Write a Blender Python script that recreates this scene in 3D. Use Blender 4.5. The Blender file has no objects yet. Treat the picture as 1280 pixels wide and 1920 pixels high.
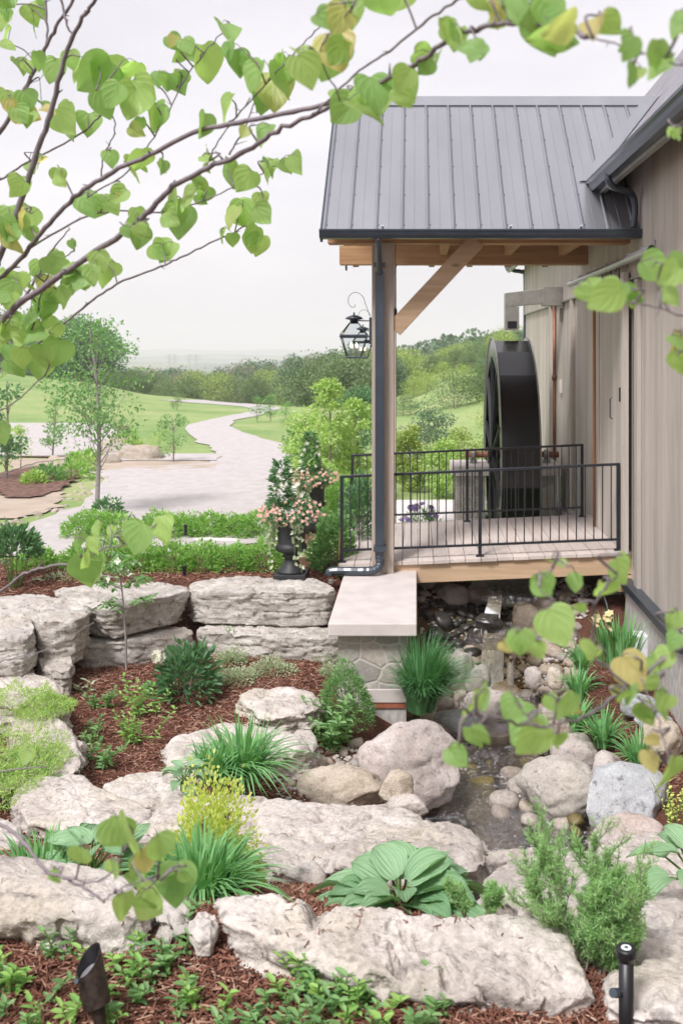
import bpy, bmesh, math, random
import numpy as np
from mathutils import Vector, Matrix
# ------------------------------------------------------------------ camera, sky, sun, exposure
H = 5.0            # eye height; the ground near the camera is 1.7 m lower
F = 1867.0         # focal length in photo pixels (35 mm on a 24x36 portrait frame)
sc = bpy.context.scene
cam_d = bpy.data.cameras.new('camera'); cam = bpy.data.objects.new('camera', cam_d)
sc.collection.objects.link(cam); sc.camera = cam
cam.location = (0, 0, H); cam.rotation_euler = (math.radians(90), 0, 0)
cam_d.sensor_width = 36; cam_d.sensor_height = 36; cam_d.lens = 35.0
cam_d.shift_x = -140/1920; cam_d.shift_y = -303/1920
cam_d.clip_start = .05; cam_d.clip_end = 30000
cam_d.dof.use_dof = True; cam_d.dof.focus_distance = 5.5; cam_d.dof.aperture_fstop = 5.2

SUN_EL, SUN_AZ = 52, -150   # azimuth measured from +Y towards +X: the sun is behind the camera, to the left
w = bpy.data.worlds.new('World'); sc.world = w; w.use_nodes = True
nt = w.node_tree; nt.nodes.clear()
N = lambda t, **k: _nd(nt, t, **k)
def _nd(tree, t, **k):
    n = tree.nodes.new(t)
    for a, b in k.items(): setattr(n, a, b)
    return n
sky = N('ShaderNodeTexSky', sky_type='NISHITA', sun_disc=False, sun_elevation=math.radians(SUN_EL), sun_rotation=math.radians(SUN_AZ), air_density=1.0, dust_density=4.0)
skys = N('ShaderNodeVectorMath', operation='SCALE'); skys.inputs['Scale'].default_value = .10
nt.links.new(sky.outputs[0], skys.inputs[0])
tc = N('ShaderNodeTexCoord'); mp = N('ShaderNodeMapping'); mp.inputs['Scale'].default_value = (1.3, 1.3, 4.0)
nt.links.new(tc.outputs['Generated'], mp.inputs[0])
no = N('ShaderNodeTexNoise'); no.inputs['Scale'].default_value = 1.6; no.inputs['Detail'].default_value = 7; no.inputs['Roughness'].default_value = .55
nt.links.new(mp.outputs[0], no.inputs[0])
cr = N('ShaderNodeValToRGB'); cr.color_ramp.elements[0].position = .3; cr.color_ramp.elements[1].position = .68
cr.color_ramp.elements[0].color = (.53, .505, .545, 1); cr.color_ramp.elements[1].color = (.70, .665, .70, 1)
nt.links.new(no.outputs[0], cr.inputs[0])
mx = N('ShaderNodeMix', data_type='RGBA'); mx.inputs[0].default_value = .88
nt.links.new(skys.outputs[0], mx.inputs[6]); nt.links.new(cr.outputs[0], mx.inputs[7])
bg = N('ShaderNodeBackground'); bg.inputs[1].default_value = .96
nt.links.new(mx.outputs[2], bg.inputs[0])
wo = N('ShaderNodeOutputWorld'); nt.links.new(bg.outputs[0], wo.inputs[0])

sl = bpy.data.lights.new('sun', 'SUN'); so = bpy.data.objects.new('sun', sl); sc.collection.objects.link(so)
sl.energy = 2.4; sl.angle = math.radians(14); sl.color = (1, .97, .96)
_el, _az = math.radians(SUN_EL), math.radians(SUN_AZ)
so.rotation_euler = Vector((math.sin(_az)*math.cos(_el), math.cos(_az)*math.cos(_el), math.sin(_el))).to_track_quat('Z', 'Y').to_euler()
sc.view_settings.view_transform = 'Standard'; sc.view_settings.look = 'None'
sc.view_settings.exposure = .76; sc.view_settings.gamma = 1
sc.cycles.use_denoising = True
sc.cycles.max_bounces = 8; sc.cycles.transparent_max_bounces = 16; sc.cycles.volume_bounces = 5

# ------------------------------------------------------------------ helpers
rng = np.random.default_rng(7); random.seed(7)
def tag(o, label=None, cat=None, group=None, kind=None):
    if label: o['label'] = label
    if cat: o['category'] = cat
    if group: o['group'] = group
    if kind: o['kind'] = kind
    return o
def thing(name, label, cat, loc=(0, 0, 0), group=None):
    o = bpy.data.objects.new(name, None); sc.collection.objects.link(o); o.location = loc
    o.empty_display_size = .1
    return tag(o, label, cat, group)
def P(u, v, Y): return Vector(((u-780)*Y/F, Y, H-(v-657)*Y/F))
def XZ(u, v, Y): return (u-780)*Y/F, H-(v-657)*Y/F
class MB:
    def __init__(s): s.v = []; s.f = []; s.n = 0
    def add(s, v, f):
        v = np.asarray(v, float).reshape(-1, 3)
        s.v.append(v); n = s.n
        for q in f: s.f.append([int(i)+n for i in q])
        s.n += len(v); return s
    def adda(s, v, f):            # arrays: f is (M,k)
        s.v.append(np.asarray(v, float).reshape(-1, 3)); s.f.extend((np.asarray(f)+s.n).tolist()); s.n += len(s.v[-1]); return s
    def box(s, x0, x1, y0, y1, z0, z1, bev=0):
        v = [(x, y, z) for x in (x0, x1) for y in (y0, y1) for z in (z0, z1)]
        return s.add(v, [(0,1,3,2),(4,6,7,5),(0,4,5,1),(2,3,7,6),(0,2,6,4),(1,5,7,3)])
    def beam(s, a, b, w, h, up=(0, 0, 1)):
        a = Vector(a); b = Vector(b); d = (b-a).normalized(); upv = Vector(up)
        if abs(d.dot(upv)) > .98: upv = Vector((0, 1, 0))
        r = d.cross(upv).normalized(); t = r.cross(d)
        v = [p+r*(i*w/2)+t*(j*h/2) for p in (a, b) for i in (-1, 1) for j in (-1, 1)]
        return s.add([tuple(q) for q in v], [(0,1,3,2),(4,6,7,5),(0,4,5,1),(2,3,7,6),(0,2,6,4),(1,5,7,3)])
    def tube(s, pts, r, k=8, cap=True):
        pts = [Vector(p) for p in pts]; n = len(pts)
        rs = r if hasattr(r, '__len__') else [r]*n
        prev = None; rings = []
        for i, p in enumerate(pts):
            d = (pts[min(i+1, n-1)]-pts[max(i-1, 0)]).normalized()
            if prev is None:
                x = d.cross(Vector((0, 0, 1)))
                if x.length < .1: x = d.cross(Vector((0, 1, 0)))
            else: x = prev-d*prev.dot(d)
            x.normalize(); y = d.cross(x); prev = x
            rings.append([p+(x*math.cos(t)+y*math.sin(t))*rs[i] for t in [2*math.pi*j/k for j in range(k)]])
        v = [tuple(q) for R in rings for q in R]
        f = [(i*k+j, i*k+(j+1) % k, (i+1)*k+(j+1) % k, (i+1)*k+j) for i in range(n-1) for j in range(k)]
        if cap: f += [tuple(range(k))[::-1], tuple((n-1)*k+j for j in range(k))]
        return s.add(v, f)
    def lathe(s, prof, c=(0, 0, 0), k=28, axis='z'):
        v = []; n = len(prof)
        prof = [(max(r, 1e-4), z) for r, z in prof]
        for r, z in prof:
            for j in range(k):
                t = 2*math.pi*j/k
                if axis == 'z': v.append((c[0]+r*math.cos(t), c[1]+r*math.sin(t), c[2]+z))
                else: v.append((c[0]+z, c[1]+r*math.cos(t), c[2]+r*math.sin(t)))
        f = [(i*k+j, i*k+(j+1) % k, (i+1)*k+(j+1) % k, (i+1)*k+j) for i in range(n-1) for j in range(k)]
        if prof[0][0] > 1e-6: f.append(tuple(range(k))[::-1])
        if prof[-1][0] > 1e-6: f.append(tuple((n-1)*k+j for j in range(k)))
        return s.add(v, f)
    def mesh(s, name, mat, smooth=False):
        me = bpy.data.meshes.new(name)
        V = np.concatenate(s.v) if s.v else np.zeros((0, 3))
        me.from_pydata(V.tolist(), [], s.f)
        if smooth: me.shade_smooth()
        if mat: me.materials.append(mat)
        me.validate(); return me
    def build(s, name, mat, parent=None, smooth=False, bev=0):
        o = bpy.data.objects.new(name, s.mesh(name, mat, smooth)); sc.collection.objects.link(o)
        if parent is not None:
            o.parent = parent; o.matrix_parent_inverse = Matrix.Translation(-world_loc(parent))
        if bev:
            b = o.modifiers.new('bevel', 'BEVEL'); b.width = bev; b.segments = 2; b.limit_method = 'ANGLE'; b.angle_limit = math.radians(40)
        return o
def world_loc(o):
    p = Vector(o.location) if o.type == 'EMPTY' and o.parent is None else Vector((0, 0, 0))
    return p if o.parent is None else world_loc(o.parent)*0
def clone(root, loc, rz=0, scale=None, label=None, group=None):
    c = root.copy(); sc.collection.objects.link(c); c.location = loc; c.rotation_euler = (0, 0, rz)
    if scale is not None: c.scale = scale if hasattr(scale, '__len__') else (scale,)*3
    if label: c['label'] = label
    if group: c['group'] = group
    for ch in [x for x in bpy.data.objects if x.parent == root] if root.type == 'EMPTY' else []:
        d = ch.copy(); sc.collection.objects.link(d); d.parent = c
    return c
# numpy value noise
def _hash(i):
    i = i.astype(np.int64)
    h = (i[..., 0]*374761393+i[..., 1]*668265263+i[..., 2]*2147483647) & 0xffffffff
    h = ((h ^ (h >> 13))*1274126177) & 0xffffffff
    return ((h ^ (h >> 16)) & 0xffff)/65535.
def vnoise(p):
    p = np.asarray(p, float); i = np.floor(p); f = p-i; f = f*f*(3-2*f); r = 0
    for dx in (0, 1):
        for dy in (0, 1):
            for dz in (0, 1):
                wt = (f[..., 0] if dx else 1-f[..., 0])*(f[..., 1] if dy else 1-f[..., 1])*(f[..., 2] if dz else 1-f[..., 2])
                r = r+wt*_hash(i+np.array([dx, dy, dz]))
    return r-.5
def fbm(p, s=1, o=4, g=.5):
    r = 0; a = 1; p = np.asarray(p, float)*s
    for k in range(o): r = r+a*vnoise(p+17.3*k); p = p*2.03; a *= g
    return r
# ------------------------------------------------------------------ materials
def newmat(name):
    m = bpy.data.materials.new(name); m.use_nodes = True; m.node_tree.nodes.clear()
    t = m.node_tree; out = t.nodes.new('ShaderNodeOutputMaterial')
    return m, t, out
def ramp(t, fac, stops):
    r = t.nodes.new('ShaderNodeValToRGB'); e = r.color_ramp.elements
    while len(e) < len(stops): e.new(.5)
    for k, (p, c) in enumerate(stops): e[k].position = p; e[k].color = (*c, 1)
    t.links.new(fac, r.inputs[0]); return r.outputs[0]
def coords(t, scale=(1, 1, 1), kind='Object', rot=(0, 0, 0)):
    c = t.nodes.new('ShaderNodeTexCoord'); m = t.nodes.new('ShaderNodeMapping')
    m.inputs['Scale'].default_value = scale; m.inputs['Rotation'].default_value = rot
    t.links.new(c.outputs[kind], m.inputs[0]); return m.outputs[0]
def noise(t, vec, s, d=5, r=.55, dist=0):
    n = t.nodes.new('ShaderNodeTexNoise'); n.inputs['Scale'].default_value = s; n.inputs['Detail'].default_value = d
    n.inputs['Roughness'].default_value = r; n.inputs['Distortion'].default_value = dist
    t.links.new(vec, n.inputs[0]); return n.outputs[0]
def mixc(t, fac, a, b, mode='MIX'):
    m = t.nodes.new('ShaderNodeMix'); m.data_type = 'RGBA'; m.blend_type = mode
    for i, x in ((0, fac), (6, a), (7, b)):
        if isinstance(x, (int, float)): m.inputs[i].default_value = x
        elif isinstance(x, tuple): m.inputs[i].default_value = (*x, 1)
        else: t.links.new(x, m.inputs[i])
    return m.outputs[2]
def bump(t, h, s, d=.01):
    b = t.nodes.new('ShaderNodeBump'); b.inputs['Strength'].default_value = s; b.inputs['Distance'].default_value = d
    t.links.new(h, b.inputs['Height']); return b.outputs[0]
def plain(name, col, rough=.6, metal=0, spec=.5, var=.15, vs=8, bmp=0, scale=(1, 1, 1), emit=None):
    m, t, out = newmat(name); b = t.nodes.new('ShaderNodeBsdfPrincipled')
    vec = coords(t, scale); n = noise(t, vec, vs)
    lo = tuple(c*(1-var) for c in col); hi = tuple(min(1, c*(1+var)) for c in col)
    t.links.new(ramp(t, n, [(.3, lo), (.7, hi)]), b.inputs['Base Color'])
    b.inputs['Roughness'].default_value = rough; b.inputs['Metallic'].default_value = metal; b.inputs['Specular IOR Level'].default_value = spec
    if bmp: t.links.new(bump(t, n, bmp), b.inputs['Normal'])
    if emit: b.inputs['Emission Color'].default_value = (*emit[0], 1); b.inputs['Emission Strength'].default_value = emit[1]
    t.links.new(b.outputs[0], out.inputs[0]); return m
def foliage(name, a, b_, c=None, trans=.35, rough=.45, vein=None):
    m, t, out = newmat(name)
    g = t.nodes.new('ShaderNodeNewGeometry'); b = t.nodes.new('ShaderNodeBsdfPrincipled'); tr = t.nodes.new('ShaderNodeBsdfTranslucent')
    st = [(0, a), (.92, b_)] + ([(.975, c)] if c else [])
    col = ramp(t, g.outputs['Random Per Island'], st)
    col = mixc(t, noise(t, coords(t), 30, 2), col, mixc(t, .2, col, (.5, .62, .25)))
    if vein:    # side veins leave the midrib at an angle; leaf coordinates are stored on the mesh
        at = t.nodes.new('ShaderNodeAttribute'); at.attribute_name = 'leafuv'; sx = t.nodes.new('ShaderNodeSeparateXYZ'); t.links.new(at.outputs['Vector'], sx.inputs[0])
        def mth(op, x, y, z=None):
            m_ = t.nodes.new('ShaderNodeMath'); m_.operation = op
            for k, q in enumerate((x, y, z)):
                if q is None: continue
                if isinstance(q, (int, float)): m_.inputs[k].default_value = q
                else: t.links.new(q, m_.inputs[k])
            return m_.outputs[0]
        aq = mth('ABSOLUTE', sx.outputs[0], 0); ph = mth('MULTIPLY_ADD', aq, vein[1], mth('MULTIPLY', sx.outputs[1], vein[0])) if vein[2] == 'side' else mth('MULTIPLY_ADD', sx.outputs[1], vein[1], mth('MULTIPLY', aq, vein[0]))
        sn = mth('POWER', mth('ABSOLUTE', mth('SINE', ph, 0), 0), 5 if vein[2] == 'side' else 1.2)
        mid = mth('POWER', mth('SUBTRACT', 1, mth('MINIMUM', aq, 1)), 22)
        ln = mth('MAXIMUM', mth('MULTIPLY', sn, .6), mid)
        col = mixc(t, mth('MULTIPLY', ln, vein[3]), col, mixc(t, .55, col, (.75, .8, .55)))
        t.links.new(bump(t, ln, .35 if vein[2] == 'side' else .8, .004), b.inputs['Normal'])
    t.links.new(col, b.inputs['Base Color']); b.inputs['Roughness'].default_value = rough; b.inputs['Specular IOR Level'].default_value = .35
    tcol = mixc(t, 1.0, col, (1.25, 1.35, .8), 'MULTIPLY')
    t.links.new(tcol, tr.inputs[0])
    ms = t.nodes.new('ShaderNodeMixShader'); ms.inputs[0].default_value = trans
    t.links.new(b.outputs[0], ms.inputs[1]); t.links.new(tr.outputs[0], ms.inputs[2]); t.links.new(ms.outputs[0], out.inputs[0]); return m
def rockmat(name, lo, mid, hi, stain=(.36, .29, .2), dark=(.11, .10, .095), obj_rand=False, bs=.5, strata=0, st_amt=.5, fine=60):
    m, t, out = newmat(name); b = t.nodes.new('ShaderNodeBsdfPrincipled'); vec = coords(t)
    if obj_rand:
        oi = t.nodes.new('ShaderNodeObjectInfo'); ad = t.nodes.new('ShaderNodeVectorMath'); ad.operation = 'MULTIPLY_ADD'
        t.links.new(oi.outputs['Random'], ad.inputs[0]); ad.inputs[1].default_value = (31, 17, 53); t.links.new(vec, ad.inputs[2]); vec = ad.outputs[0]
    n1 = noise(t, vec, 3.2, 8, .62, .4); n2 = noise(t, vec, fine, 5, .7); n3 = noise(t, vec, 1.7, 6, .6); n4 = noise(t, vec, 11, 9, .68)
    c = ramp(t, n1, [(.28, lo), (.5, mid), (.7, hi)])
    c = mixc(t, ramp(t, n3, [(.5, (0, 0, 0)), (.68, (st_amt,)*3)]), c, stain)
    c = mixc(t, ramp(t, n4, [(.33, (.75,)*3), (.44, (0, 0, 0))]), c, dark)
    c = mixc(t, .45, c, ramp(t, n2, [(.32, (.3, .29, .28)), (.62, (1, 1, 1))]), 'MULTIPLY')
    vo = t.nodes.new('ShaderNodeTexVoronoi'); vo.inputs['Scale'].default_value = fine*.45; t.links.new(vec, vo.inputs[0]); n5 = noise(t, vec, 6, 5, .7)
    pit_ = mixc(t, 1.0, ramp(t, vo.outputs['Distance'], [(.12, (1,)*3), (.3, (0, 0, 0))]), ramp(t, n5, [(.48, (0, 0, 0)), (.62, (.6,)*3)]), 'MULTIPLY'); c = mixc(t, pit_, c, dark)
    if obj_rand:
        r2 = ramp(t, oi.outputs['Random'], [(0, (.62, .6, .6)), (.3, (1.0, .9, .78)), (.6, (.8, .8, .84)), (.8, (1.05, 1, .95)), (1, (.9, .78, .72))])
        c = mixc(t, 1.0, c, r2, 'MULTIPLY')
    t.links.new(c, b.inputs['Base Color']); b.inputs['Roughness'].default_value = .85; b.inputs['Specular IOR Level'].default_value = .25
    hsum = t.nodes.new('ShaderNodeMath'); hsum.operation = 'MULTIPLY_ADD'; hsum.inputs[1].default_value = .6
    t.links.new(n2, hsum.inputs[0]); t.links.new(n4, hsum.inputs[2]); hh = hsum.outputs[0]
    if strata:
        wv = noise(t, coords(t, (1.2, 1.2, 16)), 2.2, 6, .65, .6)
        h2 = t.nodes.new('ShaderNodeMath'); h2.operation = 'MULTIPLY_ADD'; h2.inputs[1].default_value = strata
        t.links.new(wv, h2.inputs[0]); t.links.new(hh, h2.inputs[2]); hh = h2.outputs[0]
    h3 = t.nodes.new('ShaderNodeMath'); h3.operation = 'MULTIPLY_ADD'; h3.inputs[1].default_value = -.5; t.links.new(pit_, h3.inputs[0]); t.links.new(hh, h3.inputs[2]); hh = h3.outputs[0]
    t.links.new(bump(t, hh, bs, .03), b.inputs['Normal']); t.links.new(b.outputs[0], out.inputs[0]); return m
def woodmat(name, a, b_, axis=2, fine=60, knots=True, rough=.75, board=None, bmp=.3, streak=None):
    # grain runs along `axis`
    m, t, out = newmat(name); b = t.nodes.new('ShaderNodeBsdfPrincipled')
    s = [1, 1, 1]; s[axis] = .035; vec = coords(t, tuple(s))
    n1 = noise(t, vec, fine, 6, .7); s2 = [1, 1, 1]; s2[axis] = .12
    n2 = noise(t, coords(t, tuple(s2)), 6, 5, .6, .8)
    c = ramp(t, n1, [(.25, a), (.75, b_)])
    c = mixc(t, ramp(t, n2, [(.4, (0, 0, 0)), (.75, (.5,)*3)]), c, tuple(x*.72 for x in a))
    if streak: 
        s3 = [1, 1, 1]; s3[axis] = .02
        n3 = noise(t, coords(t, tuple(s3)), 130, 4, .8)
        c = mixc(t, ramp(t, n3, [(.62, (0, 0, 0)), (.74, (.5,)*3)]), c, streak)
    if board:       # tone shift board by board across one axis
        sx = t.nodes.new('ShaderNodeSeparateXYZ'); cc = t.nodes.new('ShaderNodeTexCoord'); t.links.new(cc.outputs['Object'], sx.inputs[0])
        mm = t.nodes.new('ShaderNodeMath'); mm.operation = 'MULTIPLY'; mm.inputs[1].default_value = 1/board[1]; t.links.new(sx.outputs[board[0]], mm.inputs[0])
        fl = t.nodes.new('ShaderNodeMath'); fl.operation = 'FLOOR'; t.links.new(mm.outputs[0], fl.inputs[0])
        wn = t.nodes.new('ShaderNodeTexWhiteNoise'); wn.noise_dimensions = '1D'; t.links.new(fl.outputs[0], wn.inputs['W'])
        c = mixc(t, 1.0, c, ramp(t, wn.outputs[0], [(0, (.84,)*3), (1, (1.08, 1.06, 1.04))]), 'MULTIPLY')
    if knots:
        vo = t.nodes.new('ShaderNodeTexVoronoi'); s4 = [1, 1, 1]; s4[axis] = .45; t.links.new(coords(t, tuple(s4)), vo.inputs[0]); vo.inputs['Scale'].default_value = 3.1
        c = mixc(t, ramp(t, vo.outputs['Distance'], [(.05, (.7,)*3), (.11, (0, 0, 0))]), c, tuple(x*.4 for x in a))
    t.links.new(c, b.inputs['Base Color']); b.inputs['Roughness'].default_value = rough; b.inputs['Specular IOR Level'].default_value = .25
    t.links.new(bump(t, n1, bmp, .004), b.inputs['Normal']); t.links.new(b.outputs[0], out.inputs[0]); return m

M = {}
M['armour'] = rockmat('armour_stone', (.40, .365, .33), (.59, .55, .505), (.77, .73, .68), strata=.7, bs=.6)
M['slabstone'] = rockmat('pale_slab_stone', (.49, .44, .395), (.68, .62, .57), (.82, .765, .715), stain=(.6, .53, .38), st_amt=.5, bs=.7, dark=(.22, .2, .185), fine=45)
M['boulder'] = rockmat('boulder_pink', (.4, .35, .325), (.56, .50, .47), (.71, .65, .62), stain=(.5, .36, .3), dark=(.2, .18, .17))
M['granite'] = rockmat('speckled_granite', (.40, .37, .33), (.54, .50, .45), (.68, .64, .58), stain=(.36, .33, .28), bs=.3, st_amt=.6)
M['boulder_grey'] = rockmat('boulder_grey', (.36, .38, .40), (.49, .51, .53), (.6, .61, .62), stain=(.44, .42, .4), bs=.2)
M['tan'] = rockmat('tan_sandstone', (.48, .4, .31), (.62, .54, .44), (.72, .65, .55), strata=.9, dark=(.25, .2, .15))
M['pebble'] = rockmat('river_stone', (.36, .32, .28), (.52, .48, .43), (.66, .62, .57), obj_rand=True, bs=.2, dark=(.26, .23, .2), st_amt=.3)
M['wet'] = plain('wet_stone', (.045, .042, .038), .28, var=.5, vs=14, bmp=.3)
M['olive_wet'] = plain('submerged_stone', (.16, .13, .05), .5, var=.5, vs=10)
M['siding'] = woodmat('weathered_board_siding', (.46, .415, .37), (.60, .55, .495), 2, 55, False, board=(1, .19), streak=(.64, .6, .55))
M['timber_v'] = woodmat('rough_timber_post', (.36, .30, .25), (.54, .465, .395), 2, 30)
M['timber_x'] = woodmat('brown_timber_beam', (.33, .18, .085), (.55, .345, .19), 0, 30)
M['timber_pale'] = woodmat('pale_timber_beam', (.46, .31, .185), (.65, .48, .33), 0, 30)
M['deck'] = woodmat('pale_deck_boards', (.55, .48, .44), (.7, .63, .59), 1, 30, board=(0, .19), knots=False)
M['cedar'] = woodmat('cedar_board', (.4, .18, .07), (.6, .32, .15), 2, 30)
M['iron'] = plain('black_iron', (.018, .02, .026), .42, .0, var=.2)
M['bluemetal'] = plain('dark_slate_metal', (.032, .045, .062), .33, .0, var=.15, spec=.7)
M['wheel'] = plain('black_wheel_steel', (.007, .008, .009), .2, 0, var=.6, vs=3, spec=.7)
M['roofmetal'] = plain('lavender_grey_metal_roof', (.375, .385, .41), .3, .7, var=.09, vs=1.6, scale=(1, .3, .3))
M['greymetal'] = plain('dull_zinc_duct', (.33, .32, .29), .5, .6, var=.15)
M['galv'] = plain('galvanised_rail', (.5, .5, .52), .4, .7, var=.1)
M['copper'] = plain('rusty_copper', (.27, .115, .07), .5, .4, var=.25)
M['concrete'] = plain('smooth_limestone', (.60, .545, .52), .75, var=.1, vs=5, bmp=.08)
M['foundation'] = plain('rough_grey_plaster', (.50, .47, .45), .9, var=.3, vs=22, bmp=.8, scale=(1, 1, .35))
M['urn'] = plain('black_cast_urn', (.022, .023, .026), .55, var=.3, vs=40, bmp=.1)
M['bronze'] = plain('dark_bronze', (.04, .028, .022), .5, .3, var=.6, vs=60)
M['black'] = plain('black_plastic', (.012, .012, .014), .4)
M['white'] = plain('white_plastic', (.7, .72, .75), .4)
M['candle'] = plain('lit_candle_bulb', (.9, .8, .65), .5, emit=((1, .8, .5), 3.0))
M['gravel'] = plain('pale_gravel', (.47, .435, .425), .95, var=.10, vs=5, bmp=.5, scale=(1, .6, 1))
M['gravel_white'] = plain('white_gravel', (.72, .67, .66), .95, var=.15, vs=5)
M['dirt'] = plain('tan_bare_soil', (.42, .34, .27), .95, var=.15, vs=1.5)
M['mulchbase'] = plain('dark_mulch_bed', (.15, .08, .06), .95, var=.8, vs=9, bmp=1)
M['bark'] = plain('grey_bark', (.30, .27, .26), .8, var=.3, vs=60, scale=(1, 1, .4))
M['twig'] = plain('purple_grey_twig', (.21, .18, .19), .65, var=.3, vs=60)
M['bark_far'] = plain('grey_brown_trunk', (.25, .21, .18), .9, var=.2)
M['stem'] = plain('green_stem', (.14, .24, .06), .6)
M['petal_white'] = foliage('white_petals', (.75, .72, .68), (.85, .82, .8), trans=.3)
M['petal_pink'] = foliage('pink_petals', (.72, .30, .30), (.82, .55, .52), (.88, .78, .74), trans=.3)
M['petal_purple'] = foliage('purple_petals', (.12, .06, .3), (.3, .16, .5), trans=.3)
M['iris'] = foliage('cream_petals', (.75, .62, .32), (.85, .78, .6), trans=.3)
M['redbud'] = foliage('redbud_leaves', (.27, .48, .17), (.46, .65, .23), (.70, .58, .28), trans=.55, rough=.4, vein=(10, -7, 'side', .10))
M['g_dark'] = foliage('dark_green_leaves', (.05, .15, .08), (.13, .30, .15))
M['g_mid'] = foliage('mid_green_leaves', (.10, .25, .09), (.24, .44, .17))
M['g_bright'] = foliage('bright_green_leaves', (.16, .38, .08), (.38, .60, .17))
M['g_yellow'] = foliage('golden_leaves', (.6, .68, .16), (.8, .84, .3))
M['g_blade'] = foliage('grass_blades', (.08, .30, .10), (.26, .54, .22), trans=.3)
M['g_tall'] = foliage('dark_grass_blades', (.03, .18, .07), (.16, .42, .18), trans=.25)
M['g_silver'] = foliage('variegated_leaves', (.3, .4, .26), (.62, .66, .52))
M['g_needle'] = foliage('feathery_needles', (.2, .42, .15), (.40, .62, .28))
M['g_hosta'] = foliage('hosta_leaf', (.09, .27, .12), (.27, .48, .28), trans=.2, rough=.5, vein=(19, -6, 'rib', .35))
M['g_far1'] = foliage('distant_green_foliage', (.07, .13, .06), (.18, .27, .12), trans=.25)
M['g_far2'] = foliage('distant_blue_green_foliage', (.06, .13, .09), (.13, .22, .14), trans=.2)
M['g_far3'] = foliage('distant_yellow_green_foliage', (.22, .33, .08), (.40, .48, .14), trans=.3)
M['g_far4'] = foliage('distant_brown_foliage', (.16, .15, .11), (.26, .24, .17), trans=.2)
M['g_lime'] = foliage('lime_leaves', (.28, .46, .12), (.52, .66, .24))
def glassmat():
    m, t, out = newmat('clear_lantern_glass'); g = t.nodes.new('ShaderNodeBsdfGlossy'); g.inputs['Roughness'].default_value = .03
    tr = t.nodes.new('ShaderNodeBsdfTransparent'); tr.inputs[0].default_value = (.93, .95, .96, 1); fr = t.nodes.new('ShaderNodeFresnel'); ms = t.nodes.new('ShaderNodeMixShader')
    t.links.new(fr.outputs[0], ms.inputs[0]); t.links.new(tr.outputs[0], ms.inputs[1]); t.links.new(g.outputs[0], ms.inputs[2]); t.links.new(ms.outputs[0], out.inputs[0]); return m
M['glass'] = glassmat()
def watermat():
    m, t, out = newmat('stream_water'); g = t.nodes.new('ShaderNodeBsdfGlossy'); g.inputs['Roughness'].default_value = .04
    g.inputs[0].default_value = (.95, .96, 1, 1)
    tr = t.nodes.new('ShaderNodeBsdfTransparent'); tr.inputs[0].default_value = (.70, .62, .42, 1)
    fr = t.nodes.new('ShaderNodeFresnel'); fr.inputs[0].default_value = 1.45
    n = noise(t, coords(t, (1, 2.2, 1)), 7, 4, .6, .6); nrm = bump(t, n, .9, .12)
    t.links.new(nrm, g.inputs['Normal']); t.links.new(nrm, fr.inputs['Normal'])
    ad = t.nodes.new('ShaderNodeMath'); ad.operation = 'MULTIPLY_ADD'; ad.inputs[1].default_value = 2.6; ad.inputs[2].default_value = .09; ad.use_clamp = True
    t.links.new(fr.outputs[0], ad.inputs[0]); ms = t.nodes.new('ShaderNodeMixShader')
    t.links.new(ad.outputs[0], ms.inputs[0]); t.links.new(tr.outputs[0], ms.inputs[1]); t.links.new(g.outputs[0], ms.inputs[2]); t.links.new(ms.outputs[0], out.inputs[0]); return m
M['water'] = watermat()
def foammat():
    m, t, out = newmat('falling_white_water'); b = t.nodes.new('ShaderNodeBsdfPrincipled'); b.inputs['Base Color'].default_value = (.93, .95, .98, 1); b.inputs['Roughness'].default_value = .3
    tr = t.nodes.new('ShaderNodeBsdfTransparent'); tr.inputs[0].default_value = (.8, .85, .9, 1); ms = t.nodes.new('ShaderNodeMixShader')
    n = noise(t, coords(t, (1, 1, .16)), 110, 6, .7); a = ramp(t, n, [(.36, (.3,)*3), (.5, (1.,)*3)])
    t.links.new(bump(t, n, .8, .02), b.inputs['Normal'])
    t.links.new(a, ms.inputs[0]); t.links.new(tr.outputs[0], ms.inputs[1]); t.links.new(b.outputs[0], ms.inputs[2]); t.links.new(ms.outputs[0], out.inputs[0]); return m
M['foam'] = foammat()

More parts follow.
